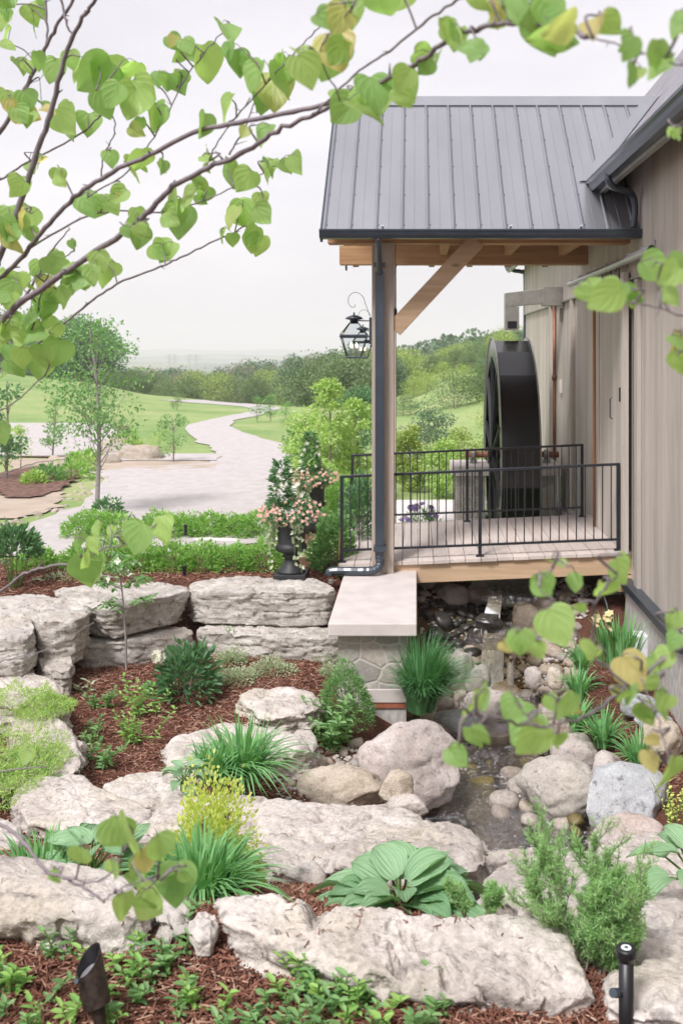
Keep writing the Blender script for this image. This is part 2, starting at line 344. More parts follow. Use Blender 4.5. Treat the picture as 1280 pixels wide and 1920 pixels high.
# ------------------------------------------------------------------ ground
nearX = np.array([-30, -6, -4, -2.5, -1.2, -.6, 0, .5, 1.0, 1.5, 2.0, 2.5, 30.])
nearT = [  # (Y, drops below the eye for each X)
 (-20, [1.7]*13), (2.6, [1.7]*13), (2.9, [1.7]*7+[1.75, 1.8, 1.8, 1.8, 1.8, 1.8]),
 (3.5, [1.8, 1.8, 1.8, 1.85, 1.9, 1.92, 1.95, 2.1, 2.2, 2.2, 2.2, 2.2, 2.2]),
 (4.5, [2.3, 2.3, 2.3, 2.3, 2.35, 2.4, 2.45, 2.6, 2.7, 2.7, 2.7, 2.6, 2.6]),
 (6.0, [2.9, 2.9, 2.9, 2.95, 3.0, 3.0, 3.1, 3.2, 3.3, 3.2, 3.1, 3.0, 3.0]),
 (7.0, [3.0, 3.0, 3.05, 3.2, 3.3, 3.4, 3.8, 4.2, 4.2, 4.1, 3.7, 3.5, 3.4]),
 (8.0, [3.05, 3.05, 3.1, 3.3, 3.35, 3.65, 4.1, 4.3, 4.35, 4.1, 3.8, 3.6, 3.5]),
 (9.0, [3.1, 3.1, 3.2, 3.3, 3.35, 3.6, 3.95, 4.3, 4.3, 3.95, 3.75, 3.6, 3.5]),
 (10.0, [3.1, 3.1, 3.25, 3.3, 3.3, 3.5, 3.75, 4.15, 4.25, 3.9, 3.7, 3.55, 3.5]),
 (11.1, [3.1, 3.1, 3.25, 3.3, 3.3, 3.4, 3.6, 3.8, 4.15, 3.9, 3.6, 3.5, 3.5]),
 (11.5, [2.8, 2.8, 2.8, 3.0, 3.0, 3.2, 3.4, 3.6, 3.55, 3.6, 3.4, 3.4, 3.4]),
 (11.9, [2.75, 2.75, 2.72, 2.72, 2.72, 2.9, 3.3, 3.5, 3.4, 3.5, 3.3, 3.3, 3.3]),
 (12.5, [2.75, 2.75, 2.72, 2.72, 2.72, 2.85, 3.0, 3.25, 3.35, 3.25, 3.1, 3.1, 3.1]),
 (13.5, [2.8, 2.8, 2.75, 2.75, 2.75, 2.8, 2.9, 3.1, 3.3, 3.25, 3.0, 3.0, 3.0]),
 (15, [2.85, 2.85, 2.8, 2.8, 2.8, 2.8, 2.85, 2.95, 3.2, 3.3, 3.1, 3.0, 3.0]),
 (40, [2.9]*6+[2.9, 3, 3.1, 3.2, 3.1, 3.0, 3.0])]
nearY = np.array([r[0] for r in nearT]); nearD = np.array([r[1] for r in nearT])
farU = np.array([-4000, -600, 0, 150, 300, 450, 600, 700, 760, 850, 920, 1100, 1500, 5000.])
farT = [
 (14, [2.8]*14),
 (20, [2.9, 2.9, 2.92, 2.92, 2.92, 2.92, 2.95, 3.0, 3.05, 3.05, 3.05, 3.05, 3, 3]),
 (30, [3, 3, 3, 3, 3, 3, 3.02, 3.2, 3.4, 3.5, 3.5, 3.4, 3.3, 3.3]),
 (45, [2.9, 2.9, 3.0, 3.1, 3.2, 3.2, 3.3, 3.8, 4.0, 4.0, 3.9, 3.6, 3, 3]),
 (60, [2.5, 2.6, 2.9, 3.2, 3.6, 3.8, 4.0, 4.2, 4.1, 3.5, 3.1, 2.8, 2.5, 2.5]),
 (90, [1.8, 2.0, 2.3, 2.9, 4.1, 4.8, 5.2, 5.0, 4.0, 2.6, 2.0, 1.5, 1, 1]),
 (130, [2.5, 2.5, 2.8, 4, 6.3, 7, 7.5, 6.4, 4.4, 1.8, .6, 0, -1, -1]),
 (200, [6, 6, 6, 8, 10.5, 11, 10.5, 7.5, 5, 3, 2, 1, 0, 0]),
 (400, [24, 24, 24, 26, 26, 26, 24, 20, 16, 12, 10, 8, 6, 6]),
 (1000, [40]*14), (3000, [70]*14), (12000, [90]*14)]
farY = np.array([r[0] for r in farT]); farD = np.array([r[1] for r in farT])
def bil(xs, ys, D, x, y):
    x = np.clip(x, xs[0], xs[-1]-1e-6); y = np.clip(y, ys[0], ys[-1]-1e-6)
    i = np.clip(np.searchsorted(xs, x, side='right')-1, 0, len(xs)-2); j = np.clip(np.searchsorted(ys, y, side='right')-1, 0, len(ys)-2)
    fx = (x-xs[i])/(xs[i+1]-xs[i]); fy = (y-ys[j])/(ys[j+1]-ys[j])
    fx = fx*fx*(3-2*fx)*.6+fx*.4
    return (D[j, i]*(1-fx)+D[j, i+1]*fx)*(1-fy)+(D[j+1, i]*(1-fx)+D[j+1, i+1]*fx)*fy
def drop(X, Y):
    X = np.asarray(X, float); Y = np.asarray(Y, float)
    dn = bil(nearX, nearY, nearD, X, Y); Yc = np.maximum(Y, 5)
    df = bil(farU, farY, farD, X/Yc*F+780, Y)
    t = np.clip((Y-13.5)/4, 0, 1)
    q = np.stack([X, Y, 0*X], -1)
    n = fbm(q, .9, 3)*.05*np.clip(1-Y/40, .1, 1) + fbm(q, .03, 3)*np.clip((Y-60)/200, 0, 3)*.8
    return dn*(1-t)+df*t+n
def G(X, Y): return H-float(drop(X, Y))
def hit(u, v):
    a = (u-780)/F; Ys = np.concatenate([np.arange(1.5, 20, .03), np.geomspace(20, 3000, 1500)])
    s = drop(a*Ys, Ys)-(v-657)/F*Ys
    k = np.argmax(s < 0) if (s < 0).any() else len(Ys)-1
    k = max(k, 1); a0, a1 = s[k-1], s[k]; Y = Ys[k-1]+(Ys[k]-Ys[k-1])*(a0/(a0-a1) if a0 != a1 else 0)
    return Vector((a*Y, Y, G(a*Y, Y)))
def groundmat():
    m, t, out = newmat('ground_grass_and_soil'); b = t.nodes.new('ShaderNodeBsdfPrincipled'); b.inputs['Roughness'].default_value = .95; b.inputs['Specular IOR Level'].default_value = .1
    at = t.nodes.new('ShaderNodeVertexColor'); at.layer_name = 'zone'; vec = coords(t)
    sp = t.nodes.new('ShaderNodeSeparateColor'); t.links.new(at.outputs[0], sp.inputs[0])
    g = ramp(t, noise(t, vec, .12, 6, .65), [(.35, (.22, .34, .12)), (.55, (.33, .43, .17)), (.72, (.46, .46, .26))])
    g = mixc(t, .35, g, ramp(t, noise(t, vec, 2, 8, .75), [(.35, (.3, .3, .25)), (.65, (1, 1, 1))]), 'MULTIPLY')
    g = mixc(t, ramp(t, noise(t, vec, .35, 7, .7), [(.55, (0, 0, 0)), (.7, (.45,)*3)]), g, (.45, .38, .22))
    mu = ramp(t, noise(t, vec, 50, 6, .75), [(.3, (.045, .02, .014)), (.5, (.12, .055, .038)), (.7, (.22, .11, .08))])
    far = ramp(t, noise(t, vec, .004, 6, .6), [(.38, (.06, .11, .07)), (.52, (.12, .17, .09)), (.56, (.3, .3, .2)), (.6, (.1, .15, .09))])
    bed = ramp(t, noise(t, vec, 12, 5, .6), [(.3, (.05, .045, .02)), (.7, (.2, .16, .08))])
    c = mixc(t, sp.outputs[0], g, mu); c = mixc(t, sp.outputs[1], c, far); c = mixc(t, sp.outputs[2], c, bed)
    t.links.new(c, b.inputs['Base Color']); t.links.new(bump(t, noise(t, vec, 45, 5, .7), .8, .02), b.inputs['Normal'])
    t.links.new(b.outputs[0], out.inputs[0]); return m
def make_ground():
    a = np.concatenate([-np.geomspace(4, .82, 40), np.arange(-.8, .5, .0045), np.geomspace(.52, 4, 40)])
    Y = np.concatenate([np.linspace(-20, .2, 14), np.arange(.4, 16, .055), 16*np.exp(np.arange(1, 175)*.04)])
    A, YY = np.meshgrid(a, Y); X = A*(np.maximum(YY, 0)*1.0+2.5)
    Z = H-drop(X, YY)
    v = np.stack([X, YY, Z], -1).reshape(-1, 3); n = len(a); m = len(Y)
    i = (np.arange(m-1)[:, None]*n+np.arange(n-1)[None]).reshape(-1)
    f = np.stack([i, i+1, i+n+1, i+n], -1)
    me = bpy.data.meshes.new('ground'); me.from_pydata(v.tolist(), [], f.tolist()); me.shade_smooth()
    ca = me.color_attributes.new('zone', 'FLOAT_COLOR', 'POINT')
    x, y, z = v[:, 0], v[:, 1], v[:, 2]; nz = fbm(v, 1.5, 3)*.5
    mulch = np.clip((13.4+nz-y)*4, 0, 1)
    mulch = np.maximum(mulch, np.clip(1-np.abs(y-15.2)/.7+nz, 0, 1)*(x < -1.5)*(x > -6.5))
    far = np.clip((y-330)/150, 0, 1)
    bed = ((x > -.15) & (x < 1.7) & (y > 6.8) & (y < 15)).astype(float)*np.clip((H-3.2-z)*4+.5*(y > 12), 0, 1)
    col = np.stack([mulch, far, bed, np.ones_like(x)], -1).astype(np.float32)
    ca.data.foreach_set('color', col.ravel())
    me.materials.append(groundmat()); o = bpy.data.objects.new('ground', me); sc.collection.objects.link(o); tag(o, kind='structure')
make_ground()
def drape(name, rows, mat, lift, nu=14, sub=4, label=None):
    # rows: (v, uL, uR) from near to far, each laid on the ground where the ray meets it
    R = []
    for k in range(len(rows)-1):
        for s in range(sub):
            t = s/sub; R.append(tuple(rows[k][i]*(1-t)+rows[k+1][i]*t for i in range(3)))
    R.append(rows[-1]); v = []
    for j, (vv, l, r) in enumerate(R):
        for i in range(nu+1):
            jit = 0 if 0 < i < nu else (fbm(np.array([j*.6, i, len(rows)]), 1, 4, .7)*(5+(vv-750)*.09))
            p = hit(l+(r-l)*i/nu+jit, vv); v.append((p.x, p.y, p.z+lift))
    f = [(j*(nu+1)+i, j*(nu+1)+i+1, (j+1)*(nu+1)+i+1, (j+1)*(nu+1)+i) for j in range(len(R)-1) for i in range(nu)]
    o = MB().add(v, f).build(name, mat, smooth=True); tag(o, label, kind='structure'); return o
drape('road', [(1046, -60, 240), (1020, -20, 500), (990, 60, 540), (960, 130, 560), (930, 170, 565), (900, 185, 560), (884, 165, 560), (870, 390, 560), (855, 408, 560),
 (842, 400, 552), (830, 372, 520), (815, 350, 462), (800, 350, 432), (790, 380, 434), (780, 432, 480), (772, 466, 512), (766, 470, 525), (762, 450, 512), (759, 408, 490), (755, 350, 440), (750, 300, 380)], M['gravel'], .03)
drape('parking_lot', [(858, -120, 232), (850, -120, 252), (838, -120, 240), (820, -120, 226), (806, -120, 214), (794, -120, 200)], M['gravel'], .03)
drape('path', [(866, 225, 400), (858, 235, 410), (853, 245, 400)], M['gravel'], .045, sub=2)
drape('bare_soil', [(884, 30, 300), (878, 20, 400), (868, 20, 415), (862, 20, 300)], M['dirt'], .03, sub=9)
drape('bare_soil', [(975, -60, 40), (950, -60, 110), (925, -60, 120), (915, -60, 60)], M['dirt'], .03, sub=9)
drape('mulch_island', [(938, 20, 60), (925, -10, 105), (905, -20, 140), (890, 0, 150), (880, 60, 140)], M['mulchbase'], .06, sub=9)
drape('mulch_island', [(866, 250, 360), (861, 190, 372), (857, -60, 250)], M['mulchbase'], .04, sub=9)
drape('mulch_island', [(856, 240, 270), (840, 236, 262), (820, 226, 250), (800, 218, 238)], M['mulchbase'], .04, sub=9)
drape('flagstone_path', [(1018, 360, 520), (1008, 385, 520), (1003, 400, 510)], M['gravel_white'], .03, sub=2)
drape('gravel_path', [(1000, 640, 880), (975, 650, 900), (955, 690, 900), (940, 740, 880)], M['gravel_white'], .03, sub=3)
# ------------------------------------------------------------------ barn (right-hand building)
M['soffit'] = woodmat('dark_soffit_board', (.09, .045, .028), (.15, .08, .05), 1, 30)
WX = 2.58; YF = 23.5; YN = -3.0; DT = 1.22
barn = thing('barn', 'tall barn clad in weathered vertical boards beside the stream, with steep dark shingle roof', 'barn', (WX, 12, 1.2))
belt = H+.845
# upper wall (proud of the lower wall by 3 cm), lower wall
MB().box(WX-.03, 9, YN, YF+.03, belt, H+2.42).build('upper_wall', M['siding'], barn)
MB().box(WX, 8.9, YN, YF, H-2.75, belt-.003).build('lower_wall', M['siding'], barn)
b = MB(); b.box(WX-.06, WX-.032, YN, YF+.06, belt-.012, belt+.012); b.build('drip_flashing', M['greymetal'], barn)
MB().box(2.50, 8.8, YN, 11.9, 0.4, H-2.78).build('foundation_wall', M['foundation'], barn)
MB().box(2.50, 8.8, 15.2, YF-.1, 0.4, H-2.78).build('foundation_wall', M['foundation'], barn)
MB().box(2.62, 8.8, 11.903, 15.197, 0.4, H-2.78).build('foundation_wall', M['foundation'], barn)
b = MB(); b.box(2.455, WX-.004, YN, 12.0, H-2.78, H-2.735); b.box(2.44, 2.4545, YN, 12.0, H-2.82, H-2.732); b.build('foundation_cap', M['bluemetal'], barn, bev=.004)
# dark reveal beside the sliding doors and end boards
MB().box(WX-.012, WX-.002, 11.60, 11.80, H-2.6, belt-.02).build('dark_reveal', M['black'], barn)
MB().box(WX-.05, WX-.003, 11.42, 11.595, H-2.74, belt-.02).build('trim_board', M['siding'], barn)
for y in (16.2, 18.8): MB().box(WX-.06, WX-.003, y, y+.18, H-2.6, belt-.015).build('trim_board', M['siding'], barn)
for y in (12.9, 14.0): MB().box(2.445, 2.452, y, y+.03, H-1.05, H-.85) if 0 else None
# roof: steep slope facing left, shingled
ex, ez = 2.12, H+2.02
def roofz(x): return ez+(x-ex)*DT
b = MB(); rx = 8.5
b.add([(ex, YN, ez), (rx, YN, roofz(rx)), (rx, YF+.5, roofz(rx)), (ex, YF+.5, ez), (ex+.05, YN, ez-.12), (rx, YN, roofz(rx)-.2), (rx, YF+.5, roofz(rx)-.2), (ex+.05, YF+.5, ez-.12)],
      [(0, 1, 2, 3), (4, 7, 6, 5), (0, 3, 7, 4), (0, 4, 5, 1), (3, 2, 6, 7), (1, 5, 6, 2)])
def shinglemat():
    m, t, o = newmat('grey_asphalt_shingles'); bs = t.nodes.new('ShaderNodeBsdfPrincipled'); bk = t.nodes.new('ShaderNodeTexBrick')
    c = t.nodes.new('ShaderNodeTexCoord'); sx = t.nodes.new('ShaderNodeSeparateXYZ'); cb = t.nodes.new('ShaderNodeCombineXYZ')
    t.links.new(c.outputs['Object'], sx.inputs[0]); t.links.new(sx.outputs[1], cb.inputs[0]); t.links.new(sx.outputs[2], cb.inputs[1]); t.links.new(cb.outputs[0], bk.inputs[0])
    bk.inputs['Scale'].default_value = 1; bk.inputs['Brick Width'].default_value = .3; bk.inputs['Row Height'].default_value = .11; bk.inputs['Mortar Size'].default_value = .006
    bk.inputs['Color1'].default_value = (.27, .26, .29, 1); bk.inputs['Color2'].default_value = (.35, .34, .37, 1); bk.inputs['Mortar'].default_value = (.12, .12, .13, 1)
    n = noise(t, coords(t), 90, 3); t.links.new(mixc(t, .5, bk.outputs[0], ramp(t, n, [(.3, (.5,)*3), (.7, (1,)*3)]), 'MULTIPLY'), bs.inputs['Base Color'])
    bs.inputs['Roughness'].default_value = .85; t.links.new(bump(t, bk.outputs['Fac'], -.5, .01), bs.inputs['Normal']); t.links.new(bs.outputs[0], o.inputs[0]); return m
M['shingle'] = shinglemat()
b.build('roof', M['shingle'], barn)
b = MB(); b.box(ex+.06, ex+.12, YN, YF+.4, ez-.155, ez-.05); b.build('fascia_board', M['greymetal'], barn)
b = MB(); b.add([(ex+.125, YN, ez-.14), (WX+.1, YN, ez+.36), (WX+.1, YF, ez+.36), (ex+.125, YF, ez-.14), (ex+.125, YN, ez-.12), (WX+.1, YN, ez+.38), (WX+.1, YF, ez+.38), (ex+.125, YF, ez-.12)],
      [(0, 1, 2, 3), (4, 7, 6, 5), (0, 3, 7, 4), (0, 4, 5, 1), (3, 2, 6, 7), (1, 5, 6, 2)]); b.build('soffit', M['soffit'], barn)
# K-profile gutter along the eave
gp = [(ex+.055, -.02), (ex+.055, -.14), (ex-.03, -.14), (ex-.055, -.1), (ex-.06, -.05), (ex-.085, -.03), (ex-.085, 0), (ex-.075, 0), (ex-.075, -.025), (ex-.045, -.045), (ex-.04, -.1), (ex+.04, -.125), (ex+.04, -.02)]
def extr(mb, prof, y0, y1, axis='y', z0=0):
    n = len(prof)
    if axis == 'y': v = [(x, y, z0+z) for y in (y0, y1) for x, z in prof]
    else: v = [(y, x, z0+z) for y in (y0, y1) for x, z in prof]
    mb.add(v, [(i, (i+1) % n, n+(i+1) % n, n+i) for i in range(n)]+[tuple(range(n))[::-1], tuple(range(n, 2*n))])
b = MB(); extr(b, gp, YN, 12.2, 'y', ez+.02); b.build('gutter', M['bluemetal'], barn)
# downspouts: from the eave gutter to the porch roof; far corner
gd = MB(); p = [P(1140, 318, 10.9), P(1140, 338, 10.9), P(1150, 351, 10.95), P(1168, 356, 11.15), P(1183, 364, 11.3), P(1189, 382, 11.33), P(1189, 408, 11.34), P(1186, 427, 11.34)]
from mathutils.geometry import interpolate_bezier
def smooth(pts, k=5):
    pts = [Vector(q) for q in pts]; out = []
    for i in range(len(pts)-1):
        a = pts[max(i-1, 0)]; b0 = pts[i]; c = pts[i+1]; d = pts[min(i+2, len(pts)-1)]
        for s in range(k):
            t = s/k; out.append(.5*((2*b0)+(c-a)*t+(2*a-5*b0+4*c-d)*t*t+(3*b0-a-3*c+d)*t**3))
    return out+[pts[-1]]
p2 = smooth(p, 9); gd.tube(p2, [.038+.004*(i % 2)*(1 if i < 45 else 0) for i in range(len(p2))], 10); gd.build('downspout', M['bluemetal'], barn, True)
gd = MB(); gd.tube(smooth([P(955, 500, YF+.2), P(962, 507, YF+.15), P(978, 510, YF+.1), P(984, 520, YF+.08), P(984, 640, YF+.08), P(984, 760, YF+.08)], 5), .05, 8); gd.build('downspout', M['bluemetal'], barn, True)
# barn door, hanging from a pipe rail
dr = thing('barn_door', 'tall sliding board door hung from a galvanised rail, next to the dark gap in the wall', 'sliding door', (2.5, 13, H-2.45))
MB().box(2.47, 2.52, 11.83, 13.55, H-2.42, H+.93).build('door_leaf', M['siding'], dr)
b = MB()
for y in (11.83, 13.42): b.box(2.455, 2.4685, y, y+.13, H-2.42, H+.93)
b.build('edge_board', M['siding'], dr)
b = MB(); b.tube([(2.43, 12.35, H-.85), (2.40, 12.35, H-.83), (2.40, 12.35, H-.6), (2.43, 12.35, H-.58)], .008, 6); b.build('handle', M['iron'], dr)
MB().box(2.452, 2.4685, 12.05, 12.075, H-.62, H-.45).build('latch', M['iron'], dr)
for y in (12.1, 12.6, 13.2):
    b = MB(); b.box(2.452, 2.4685, y, y+.045, H+.72, H+1.0); b.build('hanger_strap', M['iron'], dr)
rl = thing('door_rail', 'galvanised pipe rail on brackets above the sliding barn door', 'rail', (2.43, 13, H+1.05))
b = MB(); b.tube([(2.42, 10.25, H+1.04), (2.42, 15.7, H+1.04)], .045, 16, cap=False); b.tube([(2.42, 15.7, H+1.04), (2.42, 10.25, H+1.04)], .038, 16, cap=False); b.build('pipe', M['galv'], rl, True)
for y in np.arange(10.6, 15.6, .7):
    b = MB(); b.box(2.40, 2.548, y, y+.04, H+1.085, H+1.1); b.box(2.535, 2.548, y, y+.04, H+1.0, H+1.18); b.build('bracket', M['galv'], rl)
cp = MB(); cp.tube([(WX-.04, 18.35, H-2.2), (WX-.04, 18.35, H+.85)], .03, 8); cp.tube([(WX-.04, 18.35, H-.55), (WX-.04, 18.35, H-.45)], .046, 8)
tag(cp.build('downpipe', M['copper'], None, True), 'rust brown copper pipe running down the barn wall behind the waterwheel', 'pipe')
cp = MB(); cp.tube([(2.44, 12.95+.72, H-2.42), (2.44, 12.95+.72, H+.6)], .022, 8)
tag(cp.build('door_pole', M['cedar'], None, True), 'thin orange wooden pole leaning at the edge of the sliding door', 'pole')
for k, (v) in enumerate((590, 725)):
    y = 17.6; z = H-(v-657)*y/F
    b = MB(); b.box(WX-.05, WX-.003, y, y+.12, z-.12, z+.12)
    tag(b.build('junction_box', M['concrete'], None, bev=.005), ['small cream box on barn wall near the top of the brown pipe', 'small cream box on barn wall halfway down the brown pipe'][k], 'wall box')
b = MB(); b.box(2.34, 2.5, 10.75, 10.95, H-3.35, H-3.08)
ob = b.build('outlet_box', M['white'], None, bev=.01); tag(ob, 'grey white outlet box low on the foundation wall above the irises', 'outlet box')
b = MB(); b.box(2.4, 2.6, 12.6, 12.85, H-3.1, H-2.83); tag(b.build('junction_box', M['greymetal'], None, bev=.006), 'grey metal box under the deck end beside the foundation', 'wall box')
b = MB(); b.tube(smooth([P(1112, 1096, 12.3), P(1132, 1120, 12.1), P(1142, 1160, 11.9), P(1144, 1200, 11.6), P(1150, 1240, 11.2)]), .022, 8)
tag(b.build('hose', M['black'], None, True), 'black hose curving down from beneath the deck beside the foundation wall', 'hose')
# water chute
ch = thing('water_chute', 'square zinc duct reaching out of the barn wall over the top of the waterwheel', 'water chute', (1.7, 17.6, H+.5))
y0, y1 = 17.35, 17.62
def hexa(mb, pts): mb.add(pts, [(0, 1, 2, 3), (4, 7, 6, 5), (0, 3, 7, 4), (0, 4, 5, 1), (3, 2, 6, 7), (1, 5, 6, 2)])
zt = H+.98
b = MB(); hexa(b, [(1.55, y0, zt-.22), (2.22, y0, zt-.16), (2.22, y0, zt+.1), (1.55, y0, zt+.02), (1.55, y1, zt-.22), (2.22, y1, zt-.16), (2.22, y1, zt+.1), (1.55, y1, zt+.02)]); b.build('arm', M['greymetal'], ch, bev=.004)
MB().box(2.205, WX-.0, y0-.03, y1+.03, zt-.2, zt+.13).build('wall_sleeve', M['greymetal'], ch, bev=.006)
b = MB()
for (xa, xb, ya, yb) in ((1.55, 1.575, y0, y1), (1.765, 1.79, y0, y1), (1.576, 1.764, y0, y0+.02), (1.576, 1.764, y1-.02, y1)): b.box(xa, xb, ya-.001, yb+.001, zt-.62, zt-.215)
b.build('spout', M['greymetal'], ch)
MB().box(1.59, 1.75, y0-.004, y0-.0015, zt-.6, zt-.47).build('spout_opening', M['black'], ch)
# ------------------------------------------------------------------ waterwheel
WC = Vector((1.63, 17.5, H-1.83)); R = 2.02; xl, xr = 1.33, 1.93
wh = thing('waterwheel', 'tall black steel waterwheel on a copper shaft behind the deck', 'waterwheel', WC)
K = 20
def ang(j, off=0): t = 2*math.pi*(j+off)/K; return math.cos(t), math.sin(t)
b = MB()
for r, fl in ((R, 1), (R-.02, -1)):
    v = []
    for j in range(K):
        c, s = ang(j, .5)
        for x in (xl+.012, xr-.012): v.append((x, WC.y+r*c, WC.z+r*s))
    b.add(v, [(2*j, 2*j+1, (2*j+3) % (2*K), (2*j+2) % (2*K))[::fl] for j in range(K)])
b.build('drum_skin', M['wheel'], wh)
for x in (xl, xr-.012):
    b = MB(); v = []
    for xx in (x, x+.012):
        for r in (R+.03, R-.34):
            for j in range(K*2):
                t = 2*math.pi*j/(K*2); v.append((xx, WC.y+r*math.cos(t), WC.z+r*math.sin(t)))
    n = K*2; f = []
    for j in range(n):
        q = (j+1) % n
        f += [(j, q, n+q, n+j), (2*n+j, 3*n+j, 3*n+q, 2*n+q), (j, 2*n+j, 2*n+q, q), (n+j, n+q, 3*n+q, 3*n+j)]
    b.add(v, f); b.build('side_ring', M['wheel'], wh)
    for j in range(10):
        t = 2*math.pi*(j+.25)/10; s = MB()
        s.beam((x+.006, WC.y+.1*math.cos(t), WC.z+.1*math.sin(t)), (x+.006, WC.y+(R-.3)*math.cos(t+.12), WC.z+(R-.3)*math.sin(t+.12)), .03, .05, (1, 0, 0)); s.build('spoke', M['iron'], wh)
for j in range(K):
    t0 = 2*math.pi*(j+.5)/K; s = MB(); s.beam((xl+.014, WC.y+(R-.18)*math.cos(t0), WC.z+(R-.18)*math.sin(t0)), (xr-.014, WC.y+(R-.18)*math.cos(t0), WC.z+(R-.18)*math.sin(t0)), .3, .01, (0, math.cos(t0+.5), math.sin(t0+.5)))
    s.build('bucket_board', M['wheel'], wh)
for x in (xl-.006, xr+.006):
    s = MB(); s.tube([(x, WC.y+(R+.035)*math.cos(2*math.pi*j/48), WC.z+(R+.035)*math.sin(2*math.pi*j/48)) for j in range(49)], .012, 6); s.build('rim_edge', M['greymetal'], wh)
b = MB(); b.lathe([(.14, 0), (.14, xr-xl+.16)], (xl-.08, WC.y, WC.z), 20, 'x'); b.build('hub', M['wheel'], wh)
b = MB(); b.tube([(.86, WC.y, WC.z), (2.5, WC.y, WC.z)], .055, 12); b.build('shaft', M['copper'], wh, True)
for x in (1.0, 2.28):
    b = MB(); b.box(x-.06, x+.06, WC.y-.12, WC.y+.12, WC.z-.14, WC.z-.08); b.lathe([(.085, -.04), (.085, .04)], (x, WC.y, WC.z), 14, 'x'); b.build('bearing', M['greymetal'], wh)
for k, (xa, xb) in enumerate(((.62, 1.24), (1.99, 2.47))):
    pr = thing('stone_pier', ['fieldstone pier with pale cap carrying the outer end of the wheel shaft', 'fieldstone pier with pale cap between waterwheel and barn wall'][k], 'stone pier', ((xa+xb)/2, 17.5, 1.6))
    MB().box(xa+.06, xb-.06, 17.1, 17.9, .8, WC.z-.32).build('pier_body', None, pr).data.materials.append(None)
    MB().box(xa-.02, xb+.02, 17.0, 18.0, WC.z-.317, WC.z-.145).build('cap', M['concrete'], pr, bev=.015)
def fieldstone():
    m, t, out = newmat('mortared_fieldstone'); b = t.nodes.new('ShaderNodeBsdfPrincipled'); vec = coords(t, (1, 1, 1.25))
    n0 = t.nodes.new('ShaderNodeTexNoise'); n0.inputs['Scale'].default_value = 3; t.links.new(vec, n0.inputs[0])
    ad = t.nodes.new('ShaderNodeVectorMath'); ad.operation = 'MULTIPLY_ADD'; ad.inputs[1].default_value = (.12,)*3; t.links.new(n0.outputs['Color'], ad.inputs[0]); t.links.new(vec, ad.inputs[2])
    v1 = t.nodes.new('ShaderNodeTexVoronoi'); v1.feature = 'DISTANCE_TO_EDGE'; v1.inputs['Randomness'].default_value = .55; v1.inputs['Scale'].default_value = 4.4; t.links.new(ad.outputs[0], v1.inputs[0])
    v2 = t.nodes.new('ShaderNodeTexVoronoi'); v2.inputs['Scale'].default_value = 4.4; v2.inputs['Randomness'].default_value = .55; t.links.new(ad.outputs[0], v2.inputs[0])
    sr = t.nodes.new('ShaderNodeSeparateColor'); t.links.new(v2.outputs['Color'], sr.inputs[0])
    c = ramp(t, sr.outputs[0], [(0, (.36, .34, .31)), (.35, (.43, .41, .37)), (.7, (.48, .42, .36)), (1, (.52, .49, .44))])
    c = mixc(t, .6, c, ramp(t, noise(t, vec, 24, 7, .7), [(.3, (.45,)*3), (.7, (1.15,)*3)]), 'MULTIPLY')
    c = mixc(t, ramp(t, v1.outputs[0], [(.03, (1,)*3), (.06, (0, 0, 0))]), c, (.50, .475, .44))
    t.links.new(c, b.inputs['Base Color']); b.inputs['Roughness'].default_value = .9
    e = ramp(t, v1.outputs[0], [(.02, (0, 0, 0)), (.1, (1,)*3)]); hh = mixc(t, .35, e, noise(t, vec, 30, 6, .7))
    t.links.new(bump(t, hh, .5, .02), b.inputs['Normal']); t.links.new(b.outputs[0], out.inputs[0]); return m
M['field'] = fieldstone()
for o in bpy.data.objects:
    if o.name.startswith('pier_body'): o.data.materials.clear(); o.data.materials.append(M['field'])
# ------------------------------------------------------------------ low stone wall with slab cap that carries the porch post
lw = thing('stone_wall', 'low fieldstone wall with a broad smooth limestone cap in front of the porch post', 'stone wall', (-.43, 9.8, 1.3))
zc = H-2.65
MB().box(-.855, .005, 9.66, 12.06, zc-.127, zc).build('cap', M['concrete'], lw, bev=.012)
MB().box(-.77, -.094, 9.80, 11.95, H-3.33, zc-.13).build('wall_body', M['field'], lw)
b = MB(); b.box(-.775, -.09, 9.79, 11.94, H-3.47, H-3.332); b.build('base_course', M['concrete'], lw, bev=.01)
MB().box(-.42, -.105, 9.80, 11.8, H-3.52, H-3.472).build('brick_course', plain('red_brick', (.4, .13, .07), .85, var=.3), lw)
MB().box(-.76, -.425, 9.83, 11.8, H-3.52, H-3.472).build('brick_course', M['concrete'], lw)
MB().box(-.78, -.1, 9.82, 11.9, H-4.1, H-3.522).build('footing', M['foundation'], lw)
# ------------------------------------------------------------------ porch
po = thing('timber_porch', 'open timber porch with a lavender grey metal gable roof over the deck', 'porch', (-.4, 12, zc))
Ye, Yr = 11.35, 13.38; ze = H+1.375
xa, xb = -1.075, 3.4
sl_ = (.2517*Yr-1.375)/(Yr-Ye)
def pz(y): return ze+(y-Ye)*sl_ if y <= Yr else ze+(2*Yr-y-Ye)*sl_
def quadbox(mb, x0, x1, y0, y1, up, th):
    hexa(mb, [(x0, y0, pz(y0)+up), (x1, y0, pz(y0)+up), (x1, y1, pz(y1)+up), (x0, y1, pz(y1)+up), (x0, y0, pz(y0)+up-th), (x1, y0, pz(y0)+up-th), (x1, y1, pz(y1)+up-th), (x0, y1, pz(y1)+up-th)])
Yb = 2*Yr-Ye
b = MB(); quadbox(b, xa, WX-.035, Ye, Yr, 0, .02); quadbox(b, WX-.035, xb, 12.35, Yr, 0, .02); quadbox(b, xa, WX-.035, Yr, Yb, 0, .02)
